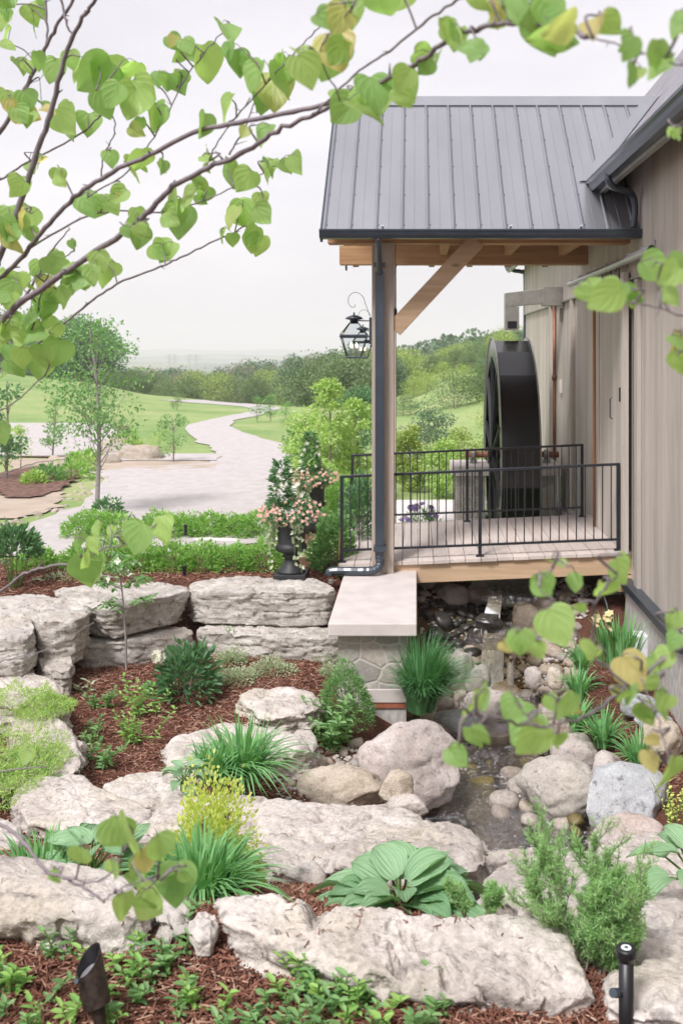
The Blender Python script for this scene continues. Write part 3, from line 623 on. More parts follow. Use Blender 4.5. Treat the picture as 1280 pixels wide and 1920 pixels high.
# main ribs (trapezoid), pencil ribs between, screw heads along the main ribs
def rib(mb, x, wd, h, y0, y1):
    sg = 1
    v = []
    for y in (y0, y1):
        z = pz(y); v += [(x-wd, y, z-.002), (x-wd*.35, y, z+h), (x+wd*.35, y, z+h), (x+wd, y, z-.002)]
    mb.add(v, [(0, 1, 5, 4), (1, 2, 6, 5), (2, 3, 7, 6), (0, 3, 2, 1), (4, 5, 6, 7)])
x = xa+.02; k = 0
while x < 3.3:
    big = k % 2 == 0; y0 = Ye-.004 if x < WX-.04 else 12.36
    rib(b, x, .02 if big else .006, .024 if big else .005, y0, Yr)
    if x < WX-.04: rib(b, x, .022 if big else .009, .026 if big else .009, Yb, Yr)
    x += .1475; k += 1
b.build('metal_roof', M['roofmetal'], po)
b = MB(); x = xa+.02
while x < 2.5:
    for y in np.arange(Ye+.06, Yr-.1, .42):
        z = pz(y)+.0; b.lathe([(.006, .0), (.006, .01)], (x+.035, y, z), 6)
    x += .295
b.build('screw_heads', M['bluemetal'], po)
b = MB(); x = xa+.02+.024  # thin dark strips beside the main ribs: seam shadow lines put in as colour
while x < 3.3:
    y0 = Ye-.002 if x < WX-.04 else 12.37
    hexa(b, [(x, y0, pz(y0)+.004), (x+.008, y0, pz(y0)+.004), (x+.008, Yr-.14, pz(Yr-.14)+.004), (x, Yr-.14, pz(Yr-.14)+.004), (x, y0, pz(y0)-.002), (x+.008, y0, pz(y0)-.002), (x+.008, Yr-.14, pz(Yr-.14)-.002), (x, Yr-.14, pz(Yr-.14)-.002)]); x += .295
b.build('seam_shadow_lines', M['bluemetal'], po)
for u in (717, 956, 1087):
    q = P(u, 424, Ye+.03); b = MB(); b.box(q.x-.01, q.x+.01, Ye-.1, Ye+.1, ze+.03, ze+.045); b.build('gutter_hanger', M['white'], po)
b = MB()
for sgn in (-1, 1):
    y0, y1 = Yr+sgn*.13, Yr
    v = [(xx, y, z) for xx in (xa-.01, xb) for y, z in ((y0, pz(y0)+.03), (y1, pz(Yr)+.05), (y0, pz(y0)+.022), (y1, pz(Yr)+.04))]
    b.add(v, [(0, 4, 5, 1), (2, 3, 7, 6), (0, 2, 6, 4), (0, 1, 3, 2), (4, 6, 7, 5)])
b.build('ridge_cap', M['roofmetal'], po)
b = MB()  # closed valley flashing where the porch roof dies into the barn roof
def inter(y): return ex+(pz(y)-ez)/DT
ys = np.linspace(12.0, Yr, 10); v = []
for y in ys:
    xi = inter(y); v += [(xi-.16, y, pz(y)+.032), (xi, y, pz(y)+.035), (xi+.12, y, roofz(xi+.12)+.02)]
b.add(v, [(3*i+j, 3*i+j+1, 3*i+j+4, 3*i+j+3) for i in range(9) for j in (0, 1)]); b.build('valley_flashing', M['roofmetal'], po)
b = MB()
for s in (0, 1):
    a, c = (Ye, Yr) if not s else (Yr, Yb)
    for x in (xa-.02,): hexa(b, [(x, a, pz(a)+.01), (x+.03, a, pz(a)+.01), (x+.03, c, pz(c)+.01), (x, c, pz(c)+.01), (x, a, pz(a)-.14), (x+.03, a, pz(a)-.14), (x+.03, c, pz(c)-.14), (x, c, pz(c)-.14)])
b.build('rake_trim', M['bluemetal'], po)
b = MB(); quadbox(b, xa+.015, WX-.036, Ye+.04, Yr-.002, -.022, .025); quadbox(b, xa+.015, WX-.036, Yr+.002, Yb-.04, -.022, .025); b.build('roof_deck_boards', M['timber_x'], po)
for x in np.arange(xa+.15, WX-.1, .58):
    for (a, c) in ((Ye+.08, Yr-.03), (Yb-.08, Yr+.03)):
        r = MB(); r.beam((x, a, pz(a)-.125), (x, c, pz(c)-.125), .09, .14); r.build('rafter', M['timber_x'], po)
gp2 = [(Ye+.0, .02), (Ye+.0, -.085), (Ye-.09, -.085), (Ye-.11, -.05), (Ye-.12, -.02), (Ye-.13, .0), (Ye-.13, .015), (Ye-.12, .015), (Ye-.11, -.015), (Ye-.085, -.075), (Ye-.012, -.075), (Ye-.012, .02)]
b = MB(); extr(b, gp2, xa-.02, WX-.035, 'x', ze-.02); b.build('gutter', M['bluemetal'], po)
zb = H+1.28
MB().box(xa, WX-.032, Ye+.02, Ye+.14, zb+.0, ze-.06).build('fascia_board', M['timber_x'], po)
MB().box(xa+.02, WX-.032, 11.88, 12.12, zb-.0, zb+.2).build('front_header', M['timber_x'], po)
MB().box(-1.14, 2.575, 14.78, 15.03, zb, zb+.275).build('rear_header', M['timber_x'], po)
b = MB()
for x in (.35, 1.3, 2.1): b.box(x, x+.1, 12.121, 14.779, zb+.13, zb+.27)
b.build('cross_ties', M['timber_x'], po)
for x, y in ((-.527, 11.82), (-.56, 14.78)):
    MB().box(x, x+.26, y, y+.24, zc+.001 if y < 13 else H-2.62, zb-.001).build('post', M['timber_v'], po, bev=.006)
# braces
p0 = P(738, 618, 11.95); p1 = P(893, 452, 11.95)
b = MB(); b.beam(p0, p1, .2, .19, (0, 1, 0)); b.build('brace', M['timber_pale'], po, bev=.005)
p0 = P(738, 618, 11.95)+Vector((0, 2.93, 0)); 
b = MB(); b.beam(P(738, 618, 11.95)+Vector((.0, .05, .02)), P(738, 500, 11.95)+Vector((0, 1.0, 0.04)), .1, .1) if 0 else None
# downspout on the post
d = MB(); xs_, zs_ = (712-780)/F*11.7, H
d.tube(smooth([(-.43, 11.3, ze-.1), (-.43, 11.33, ze-.16), (-.43, 11.62, ze-.36), (-.43, 11.74, ze-.5)], 4), .035, 10)
d.box(-.483, -.38, 11.70, 11.79, H-2.46, ze-.45)
d.build('downspout', M['bluemetal'], po)
d = MB(); d.box(-.50, -.36, 11.66, 11.818, H-2.36, H-2.3); d.box(-.50, -.36, 11.66, 11.818, H+1.0, H+1.03); d.build('downspout_strap', M['bluemetal'], po)
d = MB(); pp = smooth([(-.43, 11.745, H-2.42), (-.43, 11.72, H-2.53), (-.50, 11.70, H-2.585), (-.62, 11.7, H-2.595), (-.98, 11.72, H-2.6), (-1.02, 11.72, H-2.64)], 5)
d.tube(pp, [.05+.004*(i % 2) for i in range(len(pp))], 10); d.build('downspout_elbow', M['bluemetal'], po, False)
# pendant cord with socket
pc = MB(); q = P(741, 500, 12.3); pc.tube([P(741, 455, 12.3), P(741, 578, 12.3)], .006, 6); 
pc.lathe([(.012, .0), (.02, .03), (.022, .08), (.014, .1), (.008, .12)], P(741, 594, 12.3), 12)
tag(pc.build('light_cord', M['black'], None), 'black cord with a lamp socket hanging beside the porch post', 'hanging cord')
# lanterns
def lantern(X, Y, Z, label, s=1.0, px=-.5):
    L = thing('wall_lantern', label, 'lantern', (X, Y, Z), 'lanterns on the porch posts')
    g = lambda z: Z+z*s
    def frus(r0, r1, z0, z1, nm, mat, parent=L):     # four-sided pane frames
        fr = MB(); pn = MB()
        c0 = [Vector((X+i*r0*s, Y+j*r0*s, g(z0))) for i, j in ((-1, -1), (1, -1), (1, 1), (-1, 1))]
        c1 = [Vector((X+i*r1*s, Y+j*r1*s, g(z1))) for i, j in ((-1, -1), (1, -1), (1, 1), (-1, 1))]
        for a, b_ in zip(c0, c1): fr.tube([a, b_], .0055*s, 6)
        for c in (c0, c1):
            for k in range(4): fr.tube([c[k], c[(k+1) % 4]], .0055*s, 6)
        fr.build('frame', mat, parent)
        for k in range(4): pn.add([c0[k], c0[(k+1) % 4], c1[(k+1) % 4], c1[k]], [(0, 1, 2, 3)])
        pn.build('glass_panes', M['glass'], parent)
    frus(.085, .15, -.23, 0.0, 'a', M['bluemetal']); frus(.155, .055, .03, .17, 'b', M['bluemetal'])
    b = MB(); b.lathe([(.225*s, 0), (.235*s, .015*s), (.215*s, .03*s), (.21*s, .03*s), (.2*s, .0)], (X, Y, g(0)), 4)
    for v in b.v: # turn the four-sided ring square-on
        c, s_ = math.cos(math.pi/4), math.sin(math.pi/4); dx, dy = v[:, 0]-X, v[:, 1]-Y; v[:, 0], v[:, 1] = X+dx*c-dy*s_, Y+dx*s_+dy*c
    b.build('eave_band', M['bluemetal'], L)
    b = MB(); b.lathe([(.05*s, .165*s), (.05*s, .21*s), (.085*s, .215*s), (.11*s, .225*s), (.09*s, .245*s), (.04*s, .265*s), (.012*s, .27*s), (.01*s, .3*s), (0, .305*s)], (X, Y, Z), 20); b.build('chimney_cap', M['bluemetal'], L, True)
    MB().box(X-.09*s, X+.09*s, Y-.09*s, Y+.09*s, g(-.25), g(-.232)).build('base_plate', M['bluemetal'], L)
    for i, j in ((-.03, -.03), (.03, -.03), (-.03, .03), (.03, .03)):
        c = MB(); c.lathe([(.012*s, 0), (.012*s, .09*s)], (X+i*s, Y+j*s, g(-.215)), 8); c.build('candle_sleeve', M['white'], L)
        c = MB(); c.lathe([(.006*s, 0), (.013*s, .02*s), (.009*s, .045*s), (0, .065*s)], (X+i*s, Y+j*s, g(-.125)), 8); c.build('candle_bulb', M['candle'], L)
    MB().box(px-.035, px-.002, Y-.04, Y+.04, g(-.08), g(.24)).build('back_plate', M['bluemetal'], L)
    b = MB(); b.tube([(X, Y, g(.2)), (px-.02, Y, g(.2))], .008*s, 6); b.tube([(X+.13*s, Y, g(.015)), (px-.02, Y, g(.015))], .008*s, 6); b.tube([(X+.12*s, Y, g(-.05)), (px-.02, Y, g(-.05))], .02*s, 8)
    sp = [(px-.03, Y, g(.26))]+[(X+.0+(.13-.02*t)*s*math.cos(t), Y, g(.42)+(.15-.02*t)*s*math.sin(t)) for t in np.linspace(0, 5.6, 40)]
    b.build('bracket_arms', M['bluemetal'], L); b = MB(); b.tube(sp, .0035*s, 5); b.build('scroll_bracket', M['bluemetal'], L)
lantern(-.745, 11.94, H+.155, 'large black glass lantern with lit candles on the front porch post', 1.0, -.527)
lantern(-.80, 14.9, H+.11, 'smaller-looking lantern with lit candles on the rear porch post, behind the front one', .92, -.56)
# ------------------------------------------------------------------ deck / footbridge
def dz(x): return H-2.562+(x+.9)*.043
fb = thing('footbridge_deck', 'pale board deck bridging the stream to the barn door', 'footbridge', (.8, 13.2, H-2.6))
b = MB(); x = -.93; k = 0; r = random.Random(3)
while x < WX-.06:
    x1 = min(x+.19, WX-.003); g_ = .006; o_ = r.uniform(-.01, .01)
    hexa(b, [(x+g_/2, 11.93+o_, dz(x)), (x1-g_/2, 11.93+o_, dz(x1)), (x1-g_/2, 14.66, dz(x1)), (x+g_/2, 14.66, dz(x)), (x+g_/2, 11.93+o_, dz(x)-.045), (x1-g_/2, 11.93+o_, dz(x1)-.045), (x1-g_/2, 14.66, dz(x1)-.045), (x+g_/2, 14.66, dz(x)-.045)])
    x = x1; k += 1
b.build('deck_boards', M['deck'], fb, bev=.004)
for y in (11.97, 13.2, 14.4):
    b = MB(); b.beam((-.26 if y < 12 else -.9, y+.09, dz(-.26 if y < 12 else -.9)-.047-.115), (WX+.04, y+.09, dz(WX+.04)-.047-.115), .18, .225); b.build('beam', M['timber_pale'], fb, bev=.004)
MB().box(2.42, 2.61, 11.96, 12.2, H-2.9, dz(2.5)-.29).build('bearing_block', M['timber_pale'], fb)
def railing(y, x0, x1, posts, label, sp):
    rl = thing('metal_railing', label, 'railing', (x0, y, dz(x0)), 'black railings along the deck')
    tp = lambda x: H-1.53+(x-x0)*(.155/3.36)
    bt = lambda x: H-2.42+(x-x0)*(.135/3.36)
    s = MB(); s.beam((x0-.02, y, tp(x0)), (x1+.02, y, tp(x1)), .045, .03); s.build('top_rail', M['iron'], rl, bev=.003)
    s = MB(); s.beam((x0, y, bt(x0)), (x1, y, bt(x1)), .035, .025); s.build('bottom_rail', M['iron'], rl)
    for x in posts:
        s = MB(); s.box(x-.02, x+.02, y-.02, y+.02, dz(x)+.002, tp(x)-.014); s.box(x-.05, x+.05, y-.05, y+.05, dz(x)+.001, dz(x)+.009)
        for i in (-.035, .035): s.lathe([(.007, 0), (.007, .022)], (x+i, y-.035, dz(x)+.009), 6)
        s.build('post', M['iron'], rl)
    x = x0+sp
    while x < x1-.03:
        if min(abs(x-q) for q in posts) > .05:
            s = MB(); s.box(x-.0065, x+.0065, y-.0065, y+.0065, bt(x)+.01, tp(x)-.013); s.build('baluster', M['iron'], rl)
        x += sp
railing(12.05, -.9, 2.44, (-.9, .77, 2.44), 'nearer black metal railing on the stream-facing edge of the deck', .105)
railing(14.5, -.93, 2.41, (-.93, .74, 2.41), 'rear black metal railing on the waterwheel side of the deck', .105)
# ------------------------------------------------------------------ rocks
def chaikin(p, n=2):
    p = np.asarray(p, float)
    for _ in range(n):
        q = np.roll(p, -1, 0); a = p*.75+q*.25; b = p*.25+q*.75
        p = np.stack([a, b], 1).reshape(-1, p.shape[1])
    return p
def resample(p, n):
    q = np.vstack([p, p[:1]]); d = np.r_[0, np.cumsum(np.linalg.norm(np.diff(q, axis=0), axis=1))]
    s = np.linspace(0, d[-1], n, endpoint=False); return np.stack([np.interp(s, d, q[:, k]) for k in range(p.shape[1])], 1)
def chip(p, s, sd=0):
    # chipped facets: every point takes the tilted plane of its nearest random cell
    q = np.asarray(p)*s+sd; i = np.floor(q).astype(np.int64); best = np.full(len(q), 1e9); out = np.zeros(len(q))
    for dx in (-1, 0, 1):
        for dy in (-1, 0, 1):
            for dz in (-1, 0, 1):
                c = i+np.array([dx, dy, dz]); o = np.stack([_hash(c+k*71) for k in (1, 2, 3)], 1); d = q-(c+o); r = (d*d).sum(1)
                n = np.stack([_hash(c+k*71) for k in (4, 5, 6)], 1)-.5; n /= np.linalg.norm(n, axis=1, keepdims=True)+1e-6
                m_ = r < best; best = np.where(m_, r, best); out = np.where(m_, (d*n).sum(1)/s+(_hash(c+997)-.5)*.25/s, out)
    return out
_sl = [0]
def slab(label, px, dF, dB, th, mat='slabstone', rough=.05, bev=.06, cat='stone slab', name='stone_slab', group=None, n=150, under=0., ch=1, strata=.03, pit=.012, dens=40):
    _sl[0] += 1; sd = _sl[0]*7.7
    px = np.array(px, float); v0, v1 = px[:, 1].min(), px[:, 1].max()
    t = (px[:, 1]-v0)/(v1-v0); d = dB+(dF-dB)*t; Y = d*F/(px[:, 1]-657); X = (px[:, 0]-780)*Y/F
    P3 = resample(chaikin(np.stack([X, Y, H-d], 1), ch), n)
    c = P3.mean(0); size = np.linalg.norm(P3[:, :2]-c[:2], axis=1).mean()
    bev = min(bev, size*.25)
    S = np.concatenate([np.linspace(0.02, .8, max(8, int(size*dens))), 1-np.geomspace(.18, .004, 9)])
    V = []
    for s in S:
        q = c+(P3-c)*s; e = np.clip((1-s)*size/bev, 0, 1); q[:, 2] -= bev*(1-np.sqrt(np.clip(1-(1-e)**2, 0, 1))); V.append(q)
    for k, s in enumerate(np.linspace(0, 1, 34)[1:]):
        q = P3.copy(); q[:, 2] -= bev+(th-bev)*s
        inn = 1-under*s; q[:, :2] = c[:2]+(q[:, :2]-c[:2])*inn; V.append(q)
    V = np.concatenate(V); R_ = len(V)//n
    prof = fbm(np.stack([V[:, 2]*0+sd, V[:, 0]*.6, V[:, 2]*9], -1), 1, 3)
    out = V[:, :2]-c[:2]; L = np.linalg.norm(out, axis=1)[:, None]+1e-6; ring = np.repeat(np.arange(R_), n); side = np.clip((ring-len(S)+5)/5, 0, 1)[:, None]
    D = np.stack([fbm(V+sd+k*31.7, 2.6, 6, .55) for k in range(3)], 1)*rough*2
    th_ = np.arctan2(out[:, 1], out[:, 0]); zrel = (c[2]-V[:, 2])/th
    for q in range(2):
        lv = .28+.34*q+.1*vnoise(np.array([sd, q*3., 1.]))+.07*fbm(np.stack([np.cos(th_)*1.6+sd, np.sin(th_)*1.6, 0*th_+q*9], -1), 1, 4)
        on = np.clip(fbm(np.stack([np.cos(th_)*2.2, np.sin(th_)*2.2+sd, 0*th_+q*5.], -1), 1, 3)*5+.6, 0, 1)
        V[:, :2] -= out/L*side*(np.exp(-((zrel-lv)*th/.011)**2)*on*strata*.9)[:, None]
        V[:, :2] += out/L*side*((zrel > lv)*on*strata*.35*(1 if q % 2 else -1))[:, None]
    V[:, :2] += out/L*side*(prof[:, None]*strata*.45+ fbm(V*[1, 1, .3]+sd, 3.5, 4)[:, None]*rough*.8)
    D[:, 2] *= .38+.2*side[:, 0]; D[:, :2] *= .15+.85*side
    Vs = V*[1, 1, 2.2]+D*1.5
    ck = chip(Vs, 3.6, sd)*.34+chip(Vs+D, 9, sd+3)*.42+chip(V+D, 22, sd+5)*.4
    ck = np.clip(ck, -.06, .06)*min(1., rough/.045)
    V[:, :2] += out/L*side*ck[:, None]*(.6 if mat == 'armour' else 1.); V[:, 2] += ck*(1-side[:, 0])*(.3 if mat == 'armour' else .14)+fbm(V+sd, 30, 4, .6)*.010*(1-side[:, 0])*min(1., rough/.03); V += D
    cell = fbm(V+sd, 11, 4, .6); V[:, 2] -= np.clip(cell-.12, 0, 1)*pit*6*(1-side[:, 0]*.6)
    f = [(k*n+j, k*n+(j+1) % n, (k+1)*n+(j+1) % n, (k+1)*n+j) for k in range(R_-1) for j in range(n)]
    f += [tuple(range(n))[::-1], tuple((R_-1)*n+j for j in range(n))]
    f = [q[::-1] for q in f]
    o = MB().add(V, f).build(name, M[mat], None, True); tag(o, label, cat, group); return o
_ico = {}
def ico(k):
    if k not in _ico:
        bm = bmesh.new(); bmesh.ops.create_icosphere(bm, subdivisions=k, radius=1); bm.verts.ensure_lookup_table()
        _ico[k] = (np.array([v.co[:] for v in bm.verts]), [tuple(v.index for v in f.verts) for f in bm.faces]); bm.free()
    return _ico[k]
def bouldermesh(sd, k=5, amp=.22, facet=.0, fine=.02, sq=1.0):
    v, f = ico(k); v = v.copy()
    v = np.sign(v)*np.abs(v)**sq
    for q in range(int(facet)):     # shave flat facets
        r = np.random.default_rng(int(sd*13+q)); nrm = r.normal(size=3); nrm[2] *= .6; nrm /= np.linalg.norm(nrm); d = v@nrm; lim = r.uniform(.62, .85)
        v = v-np.clip(d-lim, 0, None)[:, None]*nrm*.85
    u = v/np.linalg.norm(v, axis=1)[:, None]
    v = v*(1+fbm(u+sd, 1.3, 3)[:, None]*amp*2)+u*fbm(v+sd*3, 6, 5, .6)[:, None]*fine*2
    v = v+u*(chip(v, 2.2, sd)*.10+chip(v, 6, sd+2)*.16)[:, None]*min(1, fine/.02)
    return v, f
def boulder(label, u0, u1, v0, v1, Y, mat='boulder', sd=1, name='boulder', ry=.8, cat='boulder', sink=.15, amp=.15, facet=3, fine=.02, rot=0, k=5, group=None, sq=.85):
    # box on the photograph (left, right, top, bottom) at the distance of the rock's middle
    w_, h_ = (u1-u0)*Y/F/2, (v1-v0)*Y/F/2; c = P((u0+u1)/2, (v0+v1)/2, Y)
    v, f = bouldermesh(sd, k, amp, facet, fine, sq)
    mx_ = np.abs(v).max(0); v = v/mx_
    cr, sr = math.cos(rot), math.sin(rot); v = np.stack([v[:, 0]*cr-v[:, 2]*sr, v[:, 1], v[:, 0]*sr+v[:, 2]*cr], 1); v = v/np.abs(v).max(0)
    v = v*[w_, w_*ry, h_*(1+sink)]+[c.x, c.y, c.z-h_*sink]
    o = MB().add(v, f).build(name, M[mat], None, True); tag(o, label, cat, group); return o

# foreground slabs
long_slab = slab('long pitted pale slab at the bottom of the picture with mulch chips on top', [(395, 1690), (430, 1668), (560, 1678), (650, 1695), (760, 1700), (860, 1715), (960, 1706), (1050, 1712), (1085, 1775), (1118, 1835), (1090, 1855), (1000, 1850), (850, 1838), (700, 1825), (570, 1795), (500, 1755), (405, 1725)], 1.615, 1.56, .3, rough=.03, bev=.03, pit=.02, n=420, dens=90)
slab('small pale rock wedged at the left end of the long pitted slab', [(362, 1712), (395, 1705), (402, 1750), (366, 1750)], 1.62, 1.62, .2, rough=.015, bev=.02, n=60)
left_slab = slab('smooth pale slab at lower left behind the mulch and spotlight', [(-80, 1600), (80, 1605), (200, 1618), (262, 1640), (290, 1672), (270, 1700), (150, 1700), (0, 1690), (-80, 1695)], 1.56, 1.6, .3, rough=.025, bev=.08, n=200)
slab('grey knobby rock end between the lower left slab and the daylilies', [(270, 1665), (345, 1672), (362, 1700), (340, 1725), (285, 1715)], 1.62, 1.62, .28, 'armour', rough=.03, bev=.04, n=90)
mid_slab = slab('broad pale flat slab in the middle above the big hosta, left of the pool', [(462, 1500), (560, 1495), (640, 1512), (760, 1505), (812, 1535), (860, 1575), (820, 1620), (740, 1625), (640, 1618), (560, 1602), (490, 1570)], 2.3, 2.5, .5, rough=.045, bev=.07, n=220)
slab('pale slab with an undercut right end beside the pool edge behind the hosta', [(790, 1545), (850, 1535), (905, 1562), (908, 1595), (880, 1620), (830, 1625), (780, 1590)], 2.28, 2.38, .62, rough=.05, bev=.05, n=130)
slab('pale rounded slab behind the golden shrub', [(265, 1530), (300, 1495), (400, 1478), (480, 1480), (520, 1500), (500, 1545), (400, 1560), (320, 1552)], 2.42, 2.6, .5, rough=.05, bev=.09, n=150)
slab('tan slab right behind the mulch and hosta left side', [(440, 1560), (530, 1585), (600, 1612), (620, 1640), (570, 1640), (500, 1612)], 2.2, 2.25, .3, rough=.03, bev=.05, n=90)
slab('large pale slab at lower right behind the feathery shrub', [(892, 1655), (930, 1612), (1010, 1588), (1110, 1594), (1200, 1606), (1340, 1640), (1340, 1800), (1200, 1790), (1100, 1760), (1040, 1720), (980, 1700)], 1.86, 2.4, .6, rough=.03, bev=.07, n=200)
slab('rough pinkish slab at right edge below the hosta leaves', [(1130, 1720), (1180, 1680), (1290, 1670), (1400, 1700), (1400, 1800), (1240, 1795), (1150, 1790)], 1.66, 1.78, .3, rough=.03, bev=.06, n=180)
slab('bottom right corner slab behind the black path light', [(1120, 1815), (1220, 1785), (1400, 1790), (1400, 1912), (1260, 1905), (1140, 1880)], 1.60, 1.63, .3, rough=.02, bev=.05, n=160)
boulder('smooth rounded tan stone behind the base of the black path light', 1112, 1200, 1830, 1960, 2.72, 'boulder', 4, ry=.7)
slab('greyish ledge stone at the pool rim between the two pale slabs', [(880, 1605), (920, 1590), (1010, 1580), (1040, 1592), (980, 1606), (920, 1625), (885, 1650)], 2.5, 2.6, .6, rough=.03, bev=.05, n=90)
slab('cream sloping slab right of the pool under the round rosy boulder', [(1100, 1575), (1180, 1555), (1300, 1545), (1400, 1570), (1400, 1650), (1280, 1640), (1160, 1605)], 2.45, 2.65, .5, rough=.04, bev=.08, n=150)
boulder('low rounded rosy cream boulder at the right rim of the pool', 1097, 1255, 1530, 1612, 5.9, 'boulder', 9, ry=.7, facet=2, amp=.1)
# middle left flat stones round the mulch bed
L = 'armour'
slab('cream stepping slab with ragged edge left of the round mulch bed', [(0, 1265), (70, 1255), (120, 1290), (130, 1340), (60, 1350), (-60, 1345), (-60, 1270)], 3.02, 3.06, .4, 'slabstone', rough=.06, n=130)
slab('pale slab left of the mulch bed below the creeping green mat', [(15, 1355), (60, 1345), (130, 1350), (152, 1400), (156, 1445), (60, 1450), (10, 1430)], 3.0, 3.04, .4, rough=.05, n=130)
slab('wide pale slab at left curving round the lower end of the mulch bed', [(40, 1450), (150, 1445), (190, 1478), (260, 1500), (300, 1525), (250, 1560), (120, 1560), (30, 1530)], 2.86, 2.98, .4, rough=.05, n=170)
slab('pale stone slab between the mulch bed and the golden shrub', [(185, 1462), (250, 1440), (330, 1440), (380, 1470), (340, 1500), (270, 1502), (200, 1482)], 3.0, 3.1, .35, rough=.05, n=120)
slab('flat cream slab at lower right side of the mulch bed behind the daylilies', [(300, 1392), (345, 1370), (420, 1355), (490, 1358), (560, 1372), (590, 1395), (500, 1420), (400, 1432), (330, 1425)], 3.14, 3.2, .3, rough=.04, n=150)
slab('grey ragged slab on the mulch right of the peony', [(440, 1300), (480, 1290), (560, 1285), (600, 1300), (585, 1330), (520, 1345), (470, 1330)], 3.15, 3.2, .2, rough=.05, bev=.05, n=120)
slab('low pale stone at the far left beyond the creeping mat', [(-80, 1520), (0, 1530), (60, 1560), (20, 1590), (-80, 1590)], 2.6, 2.7, .4, rough=.04, n=80)
slab('buff block beside the leafy green plant right of the daylilies', [(545, 1370), (580, 1362), (600, 1385), (585, 1410), (550, 1405)], 3.25, 3.3, .25, rough=.03, n=60)
# terrace wall of armour stones, upper course
slab('long grey armour stone carrying the black urn, upper course', [(350, 1092), (400, 1082), (480, 1078), (500, 1085), (575, 1082), (628, 1096), (630, 1108), (560, 1112), (440, 1108), (360, 1108)], 2.66, 2.66, .37, L, rough=.026, bev=.03, n=230, strata=.022, cat='armour stone', name='armour_stone', under=.06)
slab('armour stone with slanting underside left of the urn stone', [(95, 1104), (170, 1095), (300, 1090), (352, 1098), (356, 1108), (300, 1122), (230, 1136), (170, 1138), (110, 1115)], 2.64, 2.68, .34, L, rough=.026, bev=.03, n=200, strata=.022, cat='armour stone', name='armour_stone', under=.12)
slab('big blocky armour stone with deep crevice at the left end of the terrace', [(-30, 1122), (60, 1112), (140, 1124), (166, 1142), (160, 1158), (80, 1166), (60, 1150), (-30, 1152)], 2.62, 2.66, .45, L, rough=.026, bev=.03, n=200, strata=.025, cat='armour stone', name='armour_stone', under=.08)
slab('grey armour stone block at the far left edge in front of the crevice stone', [(-90, 1160), (0, 1152), (62, 1158), (70, 1180), (40, 1196), (-90, 1200)], 2.68, 2.68, .33, L, rough=.026, bev=.03, n=150, strata=.022, cat='armour stone', name='armour_stone')
slab('low armour stone under the far left block', [(-90, 1212), (0, 1205), (66, 1212), (62, 1228), (0, 1238), (-90, 1240)], 2.86, 2.86, .3, L, rough=.026, bev=.03, n=110, strata=.04, cat='armour stone', name='armour_stone')
slab('small squarish armour stone at the corner of the mulch bed', [(66, 1226), (125, 1222), (140, 1238), (128, 1262), (78, 1250)], 3.0, 3.0, .4, L, rough=.026, bev=.03, n=100, strata=.022, cat='armour stone', name='armour_stone')
# lower course
slab('armour stone of the lower course behind the flowering sapling', [(140, 1192), (230, 1182), (320, 1172), (358, 1176), (362, 1188), (300, 1196), (200, 1208), (145, 1212)], 3.04, 3.04, .4, L, rough=.026, bev=.03, n=190, strata=.022, cat='armour stone', name='armour_stone')
slab('armour stone of the lower course directly under the urn stone', [(366, 1178), (400, 1166), (500, 1170), (640, 1176), (650, 1188), (560, 1194), (450, 1188), (372, 1188)], 3.05, 3.05, .4, L, rough=.026, bev=.03, n=200, strata=.022, cat='armour stone', name='armour_stone')
# boulders round the pool
boulder('largest pink granite boulder in front of the stone wall', 668, 862, 1352, 1500, 8.75, 'boulder', 2.3, ry=.75, amp=.12, facet=5, fine=.025)
boulder('flat oval tan sandstone boulder with wavy lines', 545, 720, 1440, 1520, 7.9, 'tan', 5.1, ry=.7, amp=.08, facet=2)
boulder('round cream cobble propped against the pink boulder', 708, 775, 1444, 1496, 7.75, 'tan', 7.7, ry=.85, amp=.05, facet=4, k=4)
boulder('low flat rock at the waterline under the cream cobble', 722, 812, 1490, 1526, 7.6, 'slabstone', 8.2, ry=.6, facet=4, amp=.1, k=4)
boulder('speckled grey granite boulder right of the stream', 965, 1130, 1422, 1524, 8.6, 'granite', 11.5, ry=.7, amp=.12, facet=4, fine=.025)
boulder('large smooth blue grey boulder at the right of the pool', 1092, 1265, 1434, 1545, 8.3, 'boulder_grey', 12.2, ry=.75, amp=.12, facet=7, fine=.008, rot=-.35, sq=.75)
boulder('rounded olive grey boulder behind the speckled one', 1030, 1132, 1378, 1442, 9.4, 'boulder', 13.1, ry=.7, amp=.08, facet=2)
boulder('pointed pinkish rock between two boulders right of stream', 1108, 1176, 1408, 1456, 9.1, 'boulder', 14.4, ry=.7, facet=6, k=4)
boulder('tan rounded boulder at right below the foundation wall', 1195, 1282, 1344, 1438, 8.9, 'tan', 15.3, ry=.7, facet=3)
boulder('grey craggy rock at foot of the foundation wall', 1188, 1262, 1334, 1372, 9.6, 'boulder_grey', 16.1, ry=.6, facet=5, k=4)
boulder('flat grey rock between wall and daylilies', 1160, 1240, 1300, 1340, 9.9, 'boulder_grey', 17.9, ry=.6, facet=5, k=4)
boulder('cream boulder half hidden by leaves right of the cascade', 975, 1045, 1348, 1402, 9.7, 'boulder', 18.2, ry=.6, facet=4)
boulder('flat greyish rock between the tall grass and the pink boulder', 812, 900, 1326, 1366, 10.0, 'boulder_grey', 19.2, ry=.6, facet=5, k=4)
boulder('buff boulder at left side of the middle cascade', 868, 962, 1290, 1345, 10.6, 'boulder', 20.4, ry=.6, facet=3, k=4)
boulder('long tan rock left of the waterfall foot', 838, 890, 1218, 1300, 11.0, 'boulder', 21.7, ry=.7, facet=4, k=4, rot=-.3)
boulder('rounded cream rock beside the waterfall foot', 880, 922, 1246, 1290, 10.9, 'pebble', 22.7, ry=.8, facet=2, k=4)
